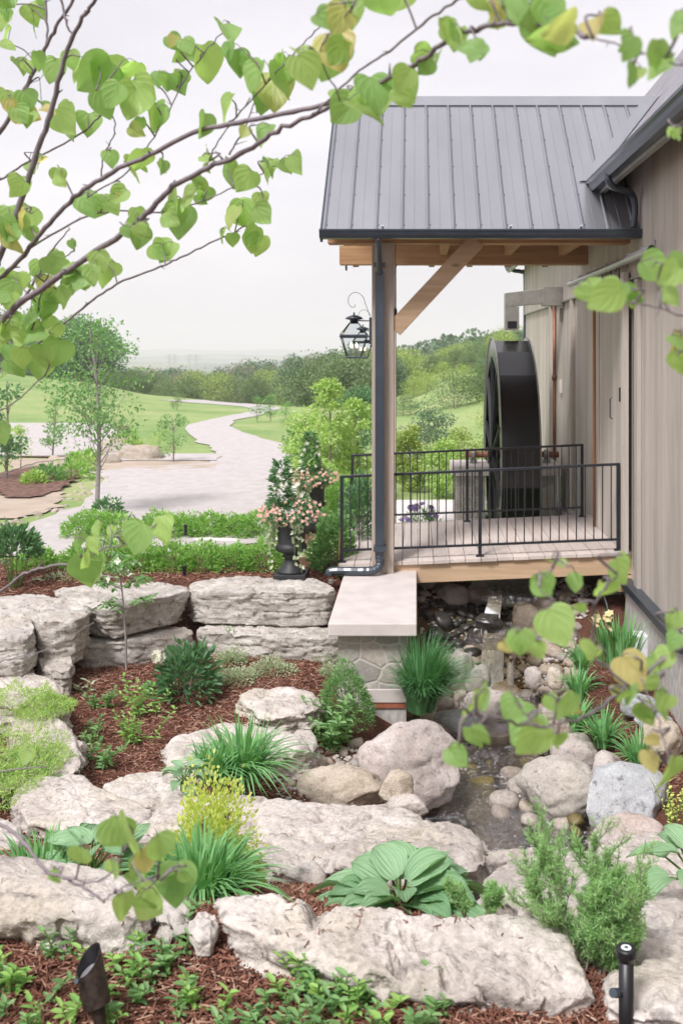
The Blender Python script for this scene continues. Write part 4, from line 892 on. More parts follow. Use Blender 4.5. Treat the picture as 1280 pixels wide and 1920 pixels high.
boulder('small bun-shaped rock beside the waterfall foot', 868, 912, 1268, 1300, 10.7, 'pebble', 23.7, ry=.8, facet=2, k=4)
boulder('big tan boulder under the deck left of the upper fall', 812, 880, 1094, 1136, 12.6, 'boulder', 24.1, ry=.7, facet=2, k=4)
boulder('grey rounded boulder under the deck touching the upper fall', 866, 926, 1092, 1132, 12.7, 'boulder', 25.1, ry=.7, facet=2, k=4)
boulder('pale boulder right of the stream below the deck', 956, 1012, 1128, 1178, 12.1, 'boulder', 26.1, ry=.7, facet=3, k=4)
boulder('rounded buff boulder right of the stream under the deck edge', 978, 1048, 1108, 1148, 12.4, 'boulder', 27.1, ry=.7, facet=3, k=4)
boulder('light oval stone on the bank right of the waterfall', 982, 1018, 1250, 1288, 10.9, 'boulder', 28.6, ry=.8, facet=1, k=4)
boulder('egg-shaped tan stone on the bank right of the waterfall', 1024, 1056, 1250, 1290, 10.8, 'tan', 29.6, ry=.8, facet=1, k=4)
boulder('flat wet grey stone bridging the two falls', 888, 942, 1152, 1172, 11.6, 'wet', 30.6, ry=.9, facet=2, k=4)
# rounded stones of the stream banks
protos = []
for k in range(9):
    v, f = bouldermesh(40+k*3.1, 3, .1, k % 4, .012, .9); v = v*[1, .8, .62]
    o = MB().add(v, f).build('river_stone', M['pebble'], None, True); protos.append(o)
used = [0]*9
rr = random.Random(11)
def stone(X, Y, s, label, group, mat=None, z=None, sx=1., sz=1.):
    k = rr.randrange(9); p = protos[k]
    if used[k] == 0: o = p
    else: o = p.copy(); sc.collection.objects.link(o)
    used[k] += 1
    zz = G(X, Y) if z is None else z
    o.location = (X, Y, zz+s*.25); o.scale = (s*rr.uniform(.85, 1.25)*sx, s*rr.uniform(.85, 1.2), s*rr.uniform(.75, 1.15)*sz)
    o.rotation_euler = (rr.uniform(-.3, .3), rr.uniform(-.3, .3), rr.uniform(0, 6.3))
    if mat:
        if not len([1 for q in matcopies if q[0] == (k, mat)]):
            me = p.data.copy(); me.materials.clear(); me.materials.append(M[mat]); matcopies.append(((k, mat), me))
        o.data = [q[1] for q in matcopies if q[0] == (k, mat)][0]
    tag(o, label, 'stone', group); return o
matcopies = []
def strew(poly, n, s0, s1, label, group, mat=None, seed=1, dz=0.):
    # stones strewn inside a polygon given on the photograph, on the ground
    r = random.Random(seed); W = [hit(u, v) for u, v in poly]; pts = [(p.x, p.y) for p in W]; placed = []
    x0, x1 = min(p[0] for p in pts), max(p[0] for p in pts); y0, y1 = min(p[1] for p in pts), max(p[1] for p in pts)
    def inside(x, y):
        c = False; j = len(pts)-1
        for i in range(len(pts)):
            if (pts[i][1] > y) != (pts[j][1] > y) and x < (pts[j][0]-pts[i][0])*(y-pts[i][1])/(pts[j][1]-pts[i][1])+pts[i][0]: c = not c
            j = i
        return c
    t = 0
    while len(placed) < n and t < n*60:
        t += 1; x, y = r.uniform(x0, x1), r.uniform(y0, y1); s = s0+(s1-s0)*r.random()**2
        if not inside(x, y): continue
        if any((x-a)**2+(y-b)**2 < ((s+c)*.66)**2 for a, b, c in placed): continue
        placed.append((x, y, s)); stone(x, y, s, label, group, mat, G(x, y)+dz)
    return placed
strew([(525, 1450), (560, 1420), (640, 1400), (700, 1395), (700, 1440), (560, 1450), (540, 1480)], 20, .05, .12, 'rounded tan stone in the strip between the leafy plant and the oval boulder', 'stones between plant and oval boulder', seed=2)
strew([(800, 1300), (850, 1230), (930, 1200), (960, 1330), (930, 1400), (860, 1390), (800, 1360)], 70, .08, .18, 'rounded stone on the left bank of the stream right of the tall grass', 'stones on the left stream bank', seed=3)
strew([(870, 1210), (935, 1195), (950, 1300), (900, 1345), (860, 1300)], 22, .05, .1, 'small rounded stone close to the waterfall foot', 'small stones at the waterfall foot', seed=33)
strew([(970, 1180), (1040, 1160), (1080, 1210), (1090, 1300), (1080, 1380), (1000, 1400), (960, 1330), (965, 1230)], 96, .08, .18, 'rounded stone on the right bank of the stream below the deck', 'stones on the right stream bank', seed=4)
strew([(1010, 1120), (1090, 1110), (1100, 1150), (1080, 1200), (990, 1190)], 30, .05, .11, 'small rounded stone in the heap under the right end of the deck', 'stones heaped under the deck', seed=5)
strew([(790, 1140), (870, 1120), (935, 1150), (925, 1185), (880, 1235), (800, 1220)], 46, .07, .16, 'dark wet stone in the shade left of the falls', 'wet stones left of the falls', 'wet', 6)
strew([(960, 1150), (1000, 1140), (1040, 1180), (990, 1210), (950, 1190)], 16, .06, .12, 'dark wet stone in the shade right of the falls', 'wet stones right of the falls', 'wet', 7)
strew([(780, 1085), (900, 1080), (920, 1100), (830, 1110), (790, 1130)], 14, .07, .14, 'rounded tan stone under the far side of the deck', 'stones under the far side of the deck', None, 8)
strew([(870, 1470), (960, 1450), (1100, 1560), (1080, 1600), (960, 1590), (880, 1560)], 40, .07, .15, 'olive stone lying under water in the pool', 'submerged stones in the pool', 'olive_wet', 9, .16)
for k, (u, v, s, lb) in enumerate([(946, 1497, .13, 'cream flat oval stone at the pool edge left of the grey round one'), (938, 1519, .10, 'pinkish flat stone lowest at the pool edge'), (990, 1506, .1, 'round grey stone at the pool edge'), (960, 1447, .1, 'flat tan stone at the top of the pool edge'),
      (1080, 1520, .07, 'small pale upright stone beside the blue grey boulder'), (1043, 1524, .07, 'small whitish stone in front of the speckled boulder'), (1052, 1537, .12, 'tan stone half in the water in front of the speckled boulder'), (995, 1535, .12, 'flat olive stone half in the water at the pool edge'), (975, 1470, .12, 'angular grey stone at the top of the pool edge')]):
    Y = 4.0*F/(v+6-657); p = P(u, v+6, Y); stone(p.x, p.y, s, lb, 'stones on the rim of the pool', z=H-4.02)
def pebbles(polys, n, s0, s1, label, seed):
    r = np.random.default_rng(seed); mb = MB(); iv, if_ = ico(1); if_ = np.array(if_)
    for poly, sh in polys:
        W = [hit(u, v) for u, v in poly]; xs = [p.x for p in W]; ys = [p.y for p in W]; m = int(n*sh)
        x = r.uniform(min(xs), max(xs), m*3); y = r.uniform(min(ys), max(ys), m*3); ins = np.zeros(len(x), bool); j = len(W)-1
        for i in range(len(W)):
            cnd = ((W[i].y > y) != (W[j].y > y)) & (x < (W[j].x-W[i].x)*(y-W[i].y)/(W[j].y-W[i].y+1e-9)+W[i].x); ins ^= cnd; j = i
        x, y = x[ins][:m], y[ins][:m]; z = H-drop(x, y)+.008; s = r.uniform(s0, s1, len(x)); a = r.uniform(0, 6.28, len(x)); sc_ = r.uniform(.6, 1.3, (len(x), 3))*[1, 1, .6]
        V = iv[None]*sc_[:, None]*s[:, None, None]; ca, sa = np.cos(a)[:, None], np.sin(a)[:, None]
        V = np.stack([V[..., 0]*ca-V[..., 1]*sa+x[:, None], V[..., 0]*sa+V[..., 1]*ca+y[:, None], V[..., 2]+z[:, None]], -1)
        mb.adda(V.reshape(-1, 3), (if_[None]+np.arange(len(x))[:, None, None]*len(iv)).reshape(-1, 3))
    m, t, out = newmat('mixed_small_pebbles'); g_ = t.nodes.new('ShaderNodeNewGeometry'); b = t.nodes.new('ShaderNodeBsdfPrincipled'); b.inputs['Roughness'].default_value = .8
    c = ramp(t, g_.outputs['Random Per Island'], [(0, (.3, .28, .26)), (.3, (.5, .43, .36)), (.6, (.62, .57, .52)), (.85, (.42, .41, .42)), (1, (.7, .66, .62))])
    t.links.new(mixc(t, .4, c, ramp(t, noise(t, coords(t), 60, 4, .7), [(.3, (.5,)*3), (.7, (1,)*3)]), 'MULTIPLY'), b.inputs['Base Color']); t.links.new(b.outputs[0], out.inputs[0])
    tag(mb.build('pebbles', m, None, True), label, kind='stuff')
pebbles([([(790, 1300), (850, 1200), (950, 1170), (960, 1330), (930, 1430), (860, 1430), (790, 1370)], .3), ([(960, 1190), (1040, 1150), (1080, 1180), (1080, 1300), (1060, 1400), (1000, 1440), (940, 1400)], .3), ([(980, 1100), (1110, 1100), (1100, 1160), (990, 1190)], .12), ([(780, 1080), (960, 1080), (960, 1200), (790, 1200)], .1), ([(500, 1480), (560, 1410), (700, 1395), (760, 1500), (600, 1540)], .1), ([(860, 1430), (1150, 1430), (1150, 1600), (860, 1600)], .12)], 4200, .014, .04, 'small mixed pebbles between the stream stones', 4)
# ------------------------------------------------------------------ water
def waters(name, pts, z, mat='water'):
    v = []
    pts = chaikin(np.array([((u-780)*z*F/(vv-657)/F, z*F/(vv-657)) for u, vv in pts]), 2)
    bm = bmesh.new(); vs = [bm.verts.new((x, y, H-z)) for x, y in pts]; bm.faces.new(vs); bmesh.ops.triangulate(bm, faces=bm.faces)
    me = bpy.data.meshes.new(name); bm.to_mesh(me); bm.free(); me.materials.append(M[mat]); o = bpy.data.objects.new(name, me); sc.collection.objects.link(o); tag(o, kind='structure')
    if me.polygons and me.polygons[0].normal.z < 0: me.flip_normals()
    return o
waters('water', [(700, 1560), (780, 1490), (850, 1440), (890, 1395), (1000, 1395), (1020, 1440), (1100, 1480), (1140, 1540), (1120, 1620), (950, 1680), (800, 1660)], 4.0)
waters('water', [(890, 1380), (880, 1300), (920, 1275), (1010, 1285), (1010, 1330), (960, 1385)], 3.88)
waters('water', [(870, 1215), (890, 1165), (1000, 1165), (985, 1215), (955, 1222)], 3.24)
waters('water', [(890, 1125), (880, 1066), (1040, 1066), (1015, 1128), (960, 1140)], 3.0)
def fall(label, top, bot, w0, w1, bulge=.12, seed=1):
    top, bot = Vector(top), Vector(bot); v = []; nx, ny = 14, 22
    for j in range(ny+1):
        t = j/ny; y = top.y+(bot.y-top.y)*t**.6; z = top.z+(bot.z-top.z)*t**1.15; wd = w0+(w1-w0)*t
        for i in range(nx+1):
            s = i/nx-.5; q = float(fbm(np.array([i*.9, j*.25, seed*5.]), 1, 3)); v.append((top.x+(bot.x-top.x)*t+s*wd, y-.06*math.cos(s*3)+q*.05, z+q*.02))
    f = [(j*(nx+1)+i, j*(nx+1)+i+1, (j+1)*(nx+1)+i+1, (j+1)*(nx+1)+i) for j in range(ny) for i in range(nx)]
    tag(MB().add(v, f).build('waterfall', M['foam'], None, True), label, 'waterfall')
fall('upper white cascade directly below the deck', P(928, 1108, 12.42), P(918, 1170, 11.75), .16, .2, seed=2)
fall('wide glinting sheet of water spilling beneath the deck', P(965, 1080, 13.2), P(965, 1092, 12.95), .9, .9, seed=5)
fall('tall narrow waterfall falling into the stream at the centre', P(925, 1184, 11.5), P(920, 1290, 11.3), .24, .27, seed=3)
fall('thin side trickle beside the tall waterfall', P(955, 1240, 11.45), P(956, 1290, 11.3), .06, .09, seed=4)
0 and fall('low cascade pouring into the front pool', P(925, 1385, 10.0), P(915, 1410, 9.8), .22, .3, seed=6)
# ------------------------------------------------------------------ plants
def unit(a): return a/(np.linalg.norm(a, axis=-1, keepdims=True)+1e-9)
def leaves(mb, P_, D, U, L, W, fold=.15, droop=.15, wide=.45):
    P_ = np.asarray(P_, float); n = len(P_); D = unit(np.broadcast_to(D, (n, 3))); U = np.broadcast_to(U, (n, 3)); S = unit(np.cross(D, U)); U = unit(np.cross(S, D))
    L = np.broadcast_to(L, n)[:, None]; W = np.broadcast_to(W, n)[:, None]; z = np.array([0, 0, -1.])
    a = P_+D*L*.28+S*W*.42+U*W*fold; b = P_+D*L*(wide+.25)+S*W*.36+U*W*fold+z*L*droop*.5
    c = P_+D*L*.28-S*W*.42+U*W*fold; d = P_+D*L*(wide+.25)-S*W*.36+U*W*fold+z*L*droop*.5
    t = P_+D*L+z*L*droop
    V = np.stack([P_, a, b, t, d, c], 1).reshape(-1, 3); i = np.arange(n)*6
    mb.adda(V, np.concatenate([np.stack([i, i+1, i+2, i+3], 1), np.stack([i, i+3, i+4, i+5], 1)])); return mb
def cards(mb, P_, D, U, L, W):
    n = len(P_); D = unit(D); S = unit(np.cross(D, U)); L = np.broadcast_to(L, n)[:, None]; W = np.broadcast_to(W, n)[:, None]; N_ = np.cross(S, D)
    V = np.stack([P_, P_+D*L*.5+S*W*.5+N_*W*.15, P_+D*L, P_+D*L*.5-S*W*.5+N_*W*.15], 1).reshape(-1, 3); i = np.arange(n)*4
    mb.adda(V, np.concatenate([np.stack([i, i+1, i+2], 1), np.stack([i, i+2, i+3], 1)])); return mb
def rdir(r, n, up=0.): 
    d = unit(r.normal(size=(n, 3))); d[:, 2] += up; return unit(d)
def obj_at(name, label, cat, p, group=None): return thing(name, label, cat, p, group)
def mound(p, rx, ry, h, n, L, W, mat, label, name='shrub', cat='shrub', sd=1, lump=.25, up=.4, group=None, stems=True, flowers=None, inner=.5):
    r = np.random.default_rng(int(sd*97)); t = obj_at(name, label, cat, p, group)
    d = unit(r.normal(size=(n, 3))); d[:, 2] = np.abs(d[:, 2])*1.0-.12*(r.random(n) < .4)
    rad = (inner+(1-inner)*r.random(n)**.5)*(1+fbm(d*1.0+sd*3.3, 2.6, 3)*lump*2)
    Q = d*rad[:, None]*[rx, ry, h]+np.array([p[0], p[1], p[2]+.02*h])
    D = unit(d*[1, 1, .8]+rdir(r, n)*.55+[0, 0, up]); U = rdir(r, n, 1.0)
    mb = MB(); leaves(mb, Q, D, U, L*r.uniform(.6, 1.25, n), W*r.uniform(.7, 1.2, n)); mb.build('foliage', M[mat], t)
    if stems:
        s = MB()
        for k in range(7):
            a = r.uniform(0, 6.28); e = r.uniform(.3, .75); q = Vector((p[0]+rx*e*math.cos(a), p[1]+ry*e*math.sin(a), p[2]+h*r.uniform(.5, .8)))
            s.tube([(p[0]+.1*rx*math.cos(a), p[1]+.1*ry*math.sin(a), p[2]-.03), (Vector(p)+q)/2+Vector((0, 0, h*.08)), q], [.012*h**.5, .008*h**.5, .004], 5)
        s.build('stems', M['bark_far'], t)
    if flowers:
        fm, nf, fs = flowers; d = unit(r.normal(size=(nf, 3))); d[:, 2] = np.abs(d[:, 2]); c = d*[rx, ry, h]*(1.02+.1*r.random((nf, 1)))+[p[0], p[1], p[2]]
        blooms(c, fs, fm, t, r)
    return t
def blooms(c, fs, mat, parent, r, name='flowers', petals=6, each=False):
    if each:
        for q in c: blooms(q[None], fs, mat, parent, r, name, petals)
        return
    mb = MB()
    for q in range(petals):
        n = len(c); ax = unit(np.array([0, -.7, .5])+r.normal(size=(n, 3))*.35) if q == 0 else ax
        e1 = unit(np.cross(ax, [0, 0, 1.])); e2 = np.cross(ax, e1); a = 2*math.pi*q/petals
        leaves(mb, c, e1*math.cos(a)+e2*math.sin(a)+ax*.35, ax, fs, fs*.85, .1, .0)
    mb.build(name, M[mat], parent)
def tuft(p, h, spread, n, mat, label, name='grass_clump', cat='ornamental grass', w_=.012, sd=1, lean=(0, 0), group=None, arch=1., parent=None, r0=.06):
    r = np.random.default_rng(int(sd*131)); t = parent or obj_at(name, label, cat, p, group); K_ = 6
    a = r.uniform(0, 6.283, n); ln = h*r.uniform(.6, 1.25, n); tilt = r.uniform(.05, 1, n)**.8*spread
    base = np.stack([p[0]+np.cos(a)*r0*r.random(n), p[1]+np.sin(a)*r0*r.random(n), np.full(n, p[2]-.01)], 1)
    hd = np.stack([np.cos(a), np.sin(a), 0*a], 1)+np.array([lean[0], lean[1], 0]); sd_ = unit(np.cross(hd, [0, 0, 1.])); V = []
    for k in range(K_+1):
        s = k/K_; ho = ln*tilt*(s**1.5); ve = ln*(s-.85*arch*tilt*s**2.2)
        c = base+hd*ho[:, None]+np.array([0, 0, 1.])*ve[:, None]; wd = (w_*(1-s**2.2)*(.6+.8*min(1, s*4))+.0008)
        fo = .25*w_*(1-s)
        V += [c-sd_*wd/2, c+sd_*wd/2]
    V = np.stack(V, 1).reshape(-1, 3); i = np.arange(n)[:, None]*(2*(K_+1)); F_ = []
    for k in range(K_): F_.append(np.concatenate([i+2*k, i+2*k+1, i+2*k+3, i+2*k+2], 1))
    mb = MB(); mb.adda(V, np.concatenate(F_)); mb.build('blades', M[mat], t); return t
def sprigs(p, rad, n, h, L, W, mat, label, name='leafy_plant', cat='plant', sd=1, per=9, group=None, tilt=.5, whorl=1, stem='stem', upness=.25, ry=None, extra=None, droop=.2, follow=True):
    r = np.random.default_rng(int(sd*211)); t = obj_at(name, label, cat, p, group); S = MB(); LP = []; LD = []
    for k in range(n):
        a = r.uniform(0, 6.283); q = rad*math.sqrt(r.random()); x, y = p[0]+q*math.cos(a), p[1]+q*math.sin(a)*(ry or 1)
        z = G(x, y)-.01 if follow else p[2]
        hh = h*r.uniform(.55, 1.15); dx, dy = r.normal(0, tilt*hh*.5)+.4*tilt*hh*math.cos(a), r.normal(0, tilt*hh*.5)+.4*tilt*hh*math.sin(a)
        pts = [Vector((x+dx*s**1.3, y+dy*s**1.3, z+hh*s)) for s in (0, .35, .7, 1)]; S.tube(pts, [.003+.004*hh, .003+.003*hh, .002+.002*hh, .0015], 5, False)
        for j in range(per):
            s = .15+.85*(j+.5)/per; c = Vector((x+dx*s**1.3, y+dy*s**1.3, z+hh*s)); aa = j*2.4+r.uniform(-.4, .4)
            for m_ in range(whorl):
                b = aa+m_*2*math.pi/whorl; LP.append(c); LD.append((math.cos(b), math.sin(b), upness+s*.5+r.uniform(-.25, .25)))
    LP = np.array(LP); LD = np.array(LD); m_ = len(LP); sz = r.uniform(.6, 1.15, m_)
    mb = MB(); leaves(mb, LP, LD, [0, 0, 1.]+r.normal(0, .25, (m_, 3)), L*sz, W*sz, .12, droop); mb.build('foliage', M[mat], t); S.build('stems', M[stem], t)
    if extra: extra(t, r)
    return t
def hostaleaf(mb, p, az, L, W, rise, curl, r):
    nx, ny = 24, 14; V = []; hd = Vector((math.cos(az), math.sin(az), 0)); sd_ = Vector((-math.sin(az), math.cos(az), 0)); roll = r.uniform(-.35, .35)
    for j in range(ny+1):
        s = j/ny; wd = W*.5*(math.sin(math.pi*min(1, s**.75*.93+.06))**.75)*(1-.12*s); c = Vector(p)+hd*(L*s*math.cos(rise*(1-s)))+Vector((0, 0, L*(math.sin(rise)*s-curl*s*s)))
        for i in range(-nx//2, nx//2+1):
            q = i/(nx/2); rip = .02*L*math.cos(abs(q)*21-s*5)*math.sin(math.pi*s)+.006*L*math.sin(s*40+q*9)+.02*L*math.sin(s*9+q*2+az)*abs(q)
            V.append(tuple(c+sd_*(wd*q)*math.cos(.35)+Vector((0, 0, abs(q)**1.5*wd*.38+rip+roll*wd*q))-hd*(abs(q)*L*.06*(1-s))))
    n = nx+1; mb.add(V, [(j*n+i, j*n+i+1, (j+1)*n+i+1, (j+1)*n+i) for j in range(ny) for i in range(nx)])
def leafuv(o, uv):
    me = o.data; n = len(me.vertices)//len(uv); a = me.attributes.new('leafuv', 'FLOAT_VECTOR', 'POINT'); q = np.tile(np.array([(x, y, 0.) for x, y in uv], np.float32), (n, 1)); a.data.foreach_set('vector', q.ravel())
def hosta(p, R_, n, label, sd, mat='g_hosta', h=.2, group=None, rz0=.5):
    r = random.Random(sd); t = obj_at('hosta', label, 'hosta', p, group); S = MB()
    mb = MB()
    for k in range(n):
        ring = k/n; az = k*2.4+r.uniform(-.3, .3); L = R_*(.36+.17*ring)*r.uniform(.8, 1.2); d0 = R_*(.06+.42*ring); hh = h*(1.15-.75*ring)*r.uniform(.85, 1.15)
        b = Vector((p[0]+math.cos(az)*d0, p[1]+math.sin(az)*d0, p[2]+hh)); hostaleaf(mb, b, az+r.uniform(-.25, .25), L, L*r.uniform(.76, .95), rz0-.5*ring, .15+.45*ring, r)
        S.tube([(p[0]+.02*math.cos(az), p[1]+.02*math.sin(az), p[2]-.02), (p[0]+math.cos(az)*d0*.4, p[1]+math.sin(az)*d0*.4, p[2]+hh*.6), tuple(b)], [.006, .005, .004], 5)
    o = mb.build('leaf_rosette', M[mat], t, True); leafuv(o, [(i/12, j/14) for j in range(15) for i in range(-12, 13)]); S.build('leaf_stalks', M['stem'], t); return t

# foreground plants
def at(u, v, Y): return P(u, v, Y)
def g(u, v): return hit(u, v)
def gx(u, Y, dzz=0): X = (u-780)*Y/F; return Vector((X, Y, G(X, Y)+dzz))
hosta(Vector((-.05, 3.32, H-1.90)), .40, 42, 'large blue green hosta with ribbed leaves between the long slab and the middle slab', 5, h=.10)
hosta(gx(170, 3.95, .0), .30, 16, 'hosta clump at lower left behind the redbud leaves', 6, h=.14)
hosta(at(1300, 1665, 3.6), .32, 14, 'hosta leaning in at the right edge over the pink slab', 7, h=.14)
hosta(at(345, 1478, 6.6), .26, 12, 'small pale blue green hosta beside the middle daylilies', 8, h=.12)
hosta(gx(240, 4.2), .18, 9, 'young upright hosta right of the lower left clump', 9, h=.16, rz0=1.1)
tuft(gx(375, 3.42, .0), .26, 1.05, 460, 'g_blade', 'big arching daylily clump between the lower left slab and the hosta', sd=2, name='daylily_clump', cat='daylily', w_=.009, r0=.13)
tuft(gx(75, 3.9, .0), .2, .6, 170, 'g_blade', 'grassy clump behind the lower left slab', sd=3, w_=.008, r0=.16)
tuft(at(452, 1462, 7.2), .5, 1.05, 320, 'g_blade', 'arching daylilies in the middle beside the cream slab', sd=4, name='daylily_clump', cat='daylily', w_=.017, r0=.15)
tuft(at(400, 1468, 7.0), .35, .9, 120, 'g_blade', 'lower daylily tuft spilling over the pale slab left of the taller one', sd=5, name='daylily_clump', cat='daylily', w_=.02, r0=.1)
tuft(at(790, 1330, 9.7), .72, .66, 1400, 'g_tall', 'tall dense green grass beside the stone wall', sd=6, w_=.009, lean=(.3, -.1), r0=.14)
mound(gx(398, 3.85, .0), .17, .13, .40, 6500, .021, .014, 'g_yellow', 'golden leaved shrub glowing behind the daylilies', 'golden_shrub', 'shrub', 7, lump=.45, inner=.25, up=.7)
mound(gx(440, 3.75), .12, .12, .15, 350, .03, .02, 'g_lime', 'lime green low leaves spilling right of the daylily clump', sd=8)
# feathery shrub
def feathery(p, h, label, sd, nst=14):
    r = random.Random(sd); t = obj_at('feathery_shrub', label, 'shrub', p); S = MB(); PP = []; DD = []
    def grow(a, d, L, lv):
        n = 5; pts = [a]; c = a.copy(); dd = d.copy()
        for k in range(n):
            dd = (dd+Vector((r.gauss(0, .12), r.gauss(0, .12), .06))).normalized(); c = c+dd*L/n; pts.append(c.copy())
            if lv < 2:
                for _ in range(2 if lv else 2):
                    s = (dd+Vector((r.gauss(0, .55), r.gauss(0, .55), r.gauss(.1, .3)))).normalized(); grow(c.copy(), s, L*r.uniform(.3, .5), lv+1)
            if lv >= 1 or k > 2:
                for _ in range(max(1, round((6 if lv == 2 else 4)*min(1, h/.3)))):
                    q = pts[-2].lerp(pts[-1], r.random()); PP.append(q); DD.append((dd+Vector((r.gauss(0, .8), r.gauss(0, .8), r.gauss(.1, .8)))).normalized())
        S.tube(pts, [.0045/(1+lv)*(1-.12*k) for k in range(n+1)], 4, False)
    for k in range(nst):
        a = r.uniform(-1, 1); grow(Vector(p)+Vector((r.uniform(-.03, .03), r.uniform(-.03, .03), 0)), Vector((a*.75+.05, r.uniform(-.4, .4), 1)).normalized(), h*r.uniform(.7, 1.08), 0)
    mb = MB(); n = len(PP); q = np.array(PP); cards(mb, q, np.array(DD), rdir(rng, n), rng.uniform(.012, .024, n), .0028); mb.build('needles', M['g_needle'], t); S.build('stems', M['bark_far'], t)
feathery(at(1105, 1835, 2.75), .29, 'feathery light green shrub growing right of the long slab', 5)
feathery(at(905, 1712, 2.95), .09, 'tiny feathery sprig beside the right side of the big hosta', 6, 2)
feathery(at(855, 1712, 2.95), .08, 'tiny feathery sprig under the big hosta front', 8, 2)
# low leafy ground cover in the front mulch
gc = [(30, 1830, .12, 9), (20, 1900, .14, 11), (115, 1800, .05, 3), (225, 1830, .12, 9), (250, 1850, .1, 7), (300, 1810, .1, 9), (390, 1895, .07, 5), (360, 1945, .1, 7), (235, 1930, .07, 4), (585, 1850, .12, 12), (640, 1865, .12, 12), (560, 1910, .13, 12), (700, 1910, .1, 9), (640, 1940, .14, 14), (790, 1930, .08, 8), (130, 1950, .1, 8), (345, 1735, .04, 4), (480, 1950, .07, 6)]
for k, (u, v, rad, n) in enumerate(gc):
    lb = {0: 'leafy ground cover left of the spotlight', 4: 'leafy sprigs right of the spotlight base', 10: 'tall leafy ground cover below the left end of the long slab'}.get(k, None)
    sprigs(hit(u, v), rad*.8, max(3, int(n*.8)), .09, .04, .018, 'g_mid' if k % 3 else 'g_bright', lb or 'low leafy ground cover plant in the front mulch', 'ground_cover_plant', 'ground cover', 20+k, 6, None if lb else 'low leafy plants in the front mulch', .7, 2)
# left side plants
mound(hit(50, 1500), .3, .3, .22, 420, .11, .035, 'g_mid', 'dark leafy plant at the left edge above the lower slabs', 'leafy_plant', 'plant', 31, up=.6)
for k, (u, v, rx, h) in enumerate([(30, 1330, .45, .16), (85, 1330, .22, .12), (20, 1420, .4, .14), (50, 1440, .28, .1), (10, 1480, .3, .12)]):
    p = P(u, v, 3.0*F/(v-657)); t = obj_at('creeping_plant', 'yellow green creeping mat over the stones at the left edge', 'creeping plant', p, 'creeping mats on the left stones')
    r = np.random.default_rng(50+k); n = 2600; a = r.uniform(0, 6.28, n); q = np.sqrt(r.random(n)); rg = 1+.5*fbm(np.stack([np.cos(a)*1.5+k*9, np.sin(a)*1.5, 0*a], 1), 1, 3); x_, y_ = rx*rg*q*np.cos(a), rx*1.1*rg*q*np.sin(a); Q = np.stack([p.x+x_, p.y+y_, p.z+h*np.clip(1-q**2, 0, 1)*(.3+.7*r.random(n)+2.2*np.clip(fbm(np.stack([x_, y_, 0*x_], 1), 7, 3), -.2, 1))], 1)
    mb = MB(); cards(mb, Q, rdir(r, n, .6), rdir(r, n), r.uniform(.02, .06, n), .007); mb.build('foliage', M['g_lime'], t)
    mb = MB(); 
    for j in range(12): a = r.uniform(0, 6.28); mb.tube([(p.x, p.y, p.z-.02), (p.x+rx*.5*math.cos(a), p.y+rx*.5*math.sin(a), p.z+h*.6), (p.x+rx*.9*math.cos(a), p.y+rx*.9*math.sin(a), p.z+h*.1)], [.006, .004, .002], 4)
    mb.build('stems', M['bark_far'], t)
# plants of the mulch bed
def peony_fl(c): return lambda t, r: blooms(np.array([c]*3)+r.normal(0, .012, (3, 3)), .06, 'petal_white', t, r, 'flower', 9)
t = mound(hit(352, 1312)+Vector((0, 0, .08)), .27, .27, .42, 760, .12, .035, 'g_dark', 'dark green peony bush with one white bloom in the mulch bed', 'peony_bush', 'peony', 60, lump=.2)
q = P(294, 1231, 9.3); blooms(np.array([q]*4)+rng.normal(0, .02, (4, 3)), .055, 'petal_white', t, np.random.default_rng(3), 'flower', 8)
s = MB(); s.tube([P(345, 1260, 9.5), P(315, 1240, 9.4), tuple(q)], [.006, .005, .004], 5); s.build('flower_stem', M['stem'], t)
for k, (u, v, h, rad, n, lb) in enumerate([(185, 1330, .16, .1, 8, 'small leafy seedling highest of the left row in the mulch bed'), (170, 1390, .2, .12, 6, 'broad leaved seedling in the middle of the left row in the mulch bed'), (180, 1436, .24, .14, 12, 'bushy broad leaved seedling at the lower end of the mulch bed'),
     (272, 1345, .32, .12, 12, 'light green upright plant left of the peony'), (262, 1395, .28, .14, 11, 'light green upright plant nearest the cream slab in the mulch bed'), (285, 1300, .08, .1, 6, 'tiny leafy plant at the peony foot')]):
    sprigs(hit(u, v), rad*.8, max(3, n*2//3), h, .085, .03, 'g_bright' if k in (3, 4) else 'g_mid', lb, 'seedling', 'seedling', 70+k, 7, None, .7, 2, droop=.3)
sprigs(hit(160, 1300), .08, 4, .12, .08, .03, 'g_silver', 'withered straw coloured seedling in the mulch bed', 'withered_seedling', 'seedling', 79, 5)
for k, (u, v, rx, lb) in enumerate([(432, 1245, .17, 'pale variegated mat below the lower armour stone'), (512, 1262, .26, 'pale variegated mat in the middle of the mulch bed'), (440, 1280, .22, 'pale variegated mat nearest the peony'), (612, 1240, .2, 'pale variegated mat touching the stone wall'), (622, 1272, .16, 'lower pale variegated mat touching the stone wall')]):
    mound(hit(u, v), rx, rx*.9, .16, 900, .028, .018, 'g_silver', lb, 'variegated_plant', 'ground cover', 85+k, stems=True, inner=.3, lump=.35)
mound(P(648, 1350, 9.35), .25, .23, .50, 4200, .032, .013, 'g_mid', 'dense bright green round shrub against the stone wall', 'evergreen_shrub', 'shrub', 92, lump=.16, inner=.75, up=.2)
sprigs(P(612, 1408, 8.95), .17, 22, .42, .11, .04, 'g_mid', 'leafy green plant with lance leaves below the round shrub', 'leafy_plant', 'plant', 93, 11, None, .55, 2, droop=.35, follow=False)
sprigs(P(440, 1200, 10.75), .05, 4, .16, .035, .025, 'g_bright', 'small seedling growing from the lower armour stone', 'seedling', 'seedling', 94, 5, follow=False)
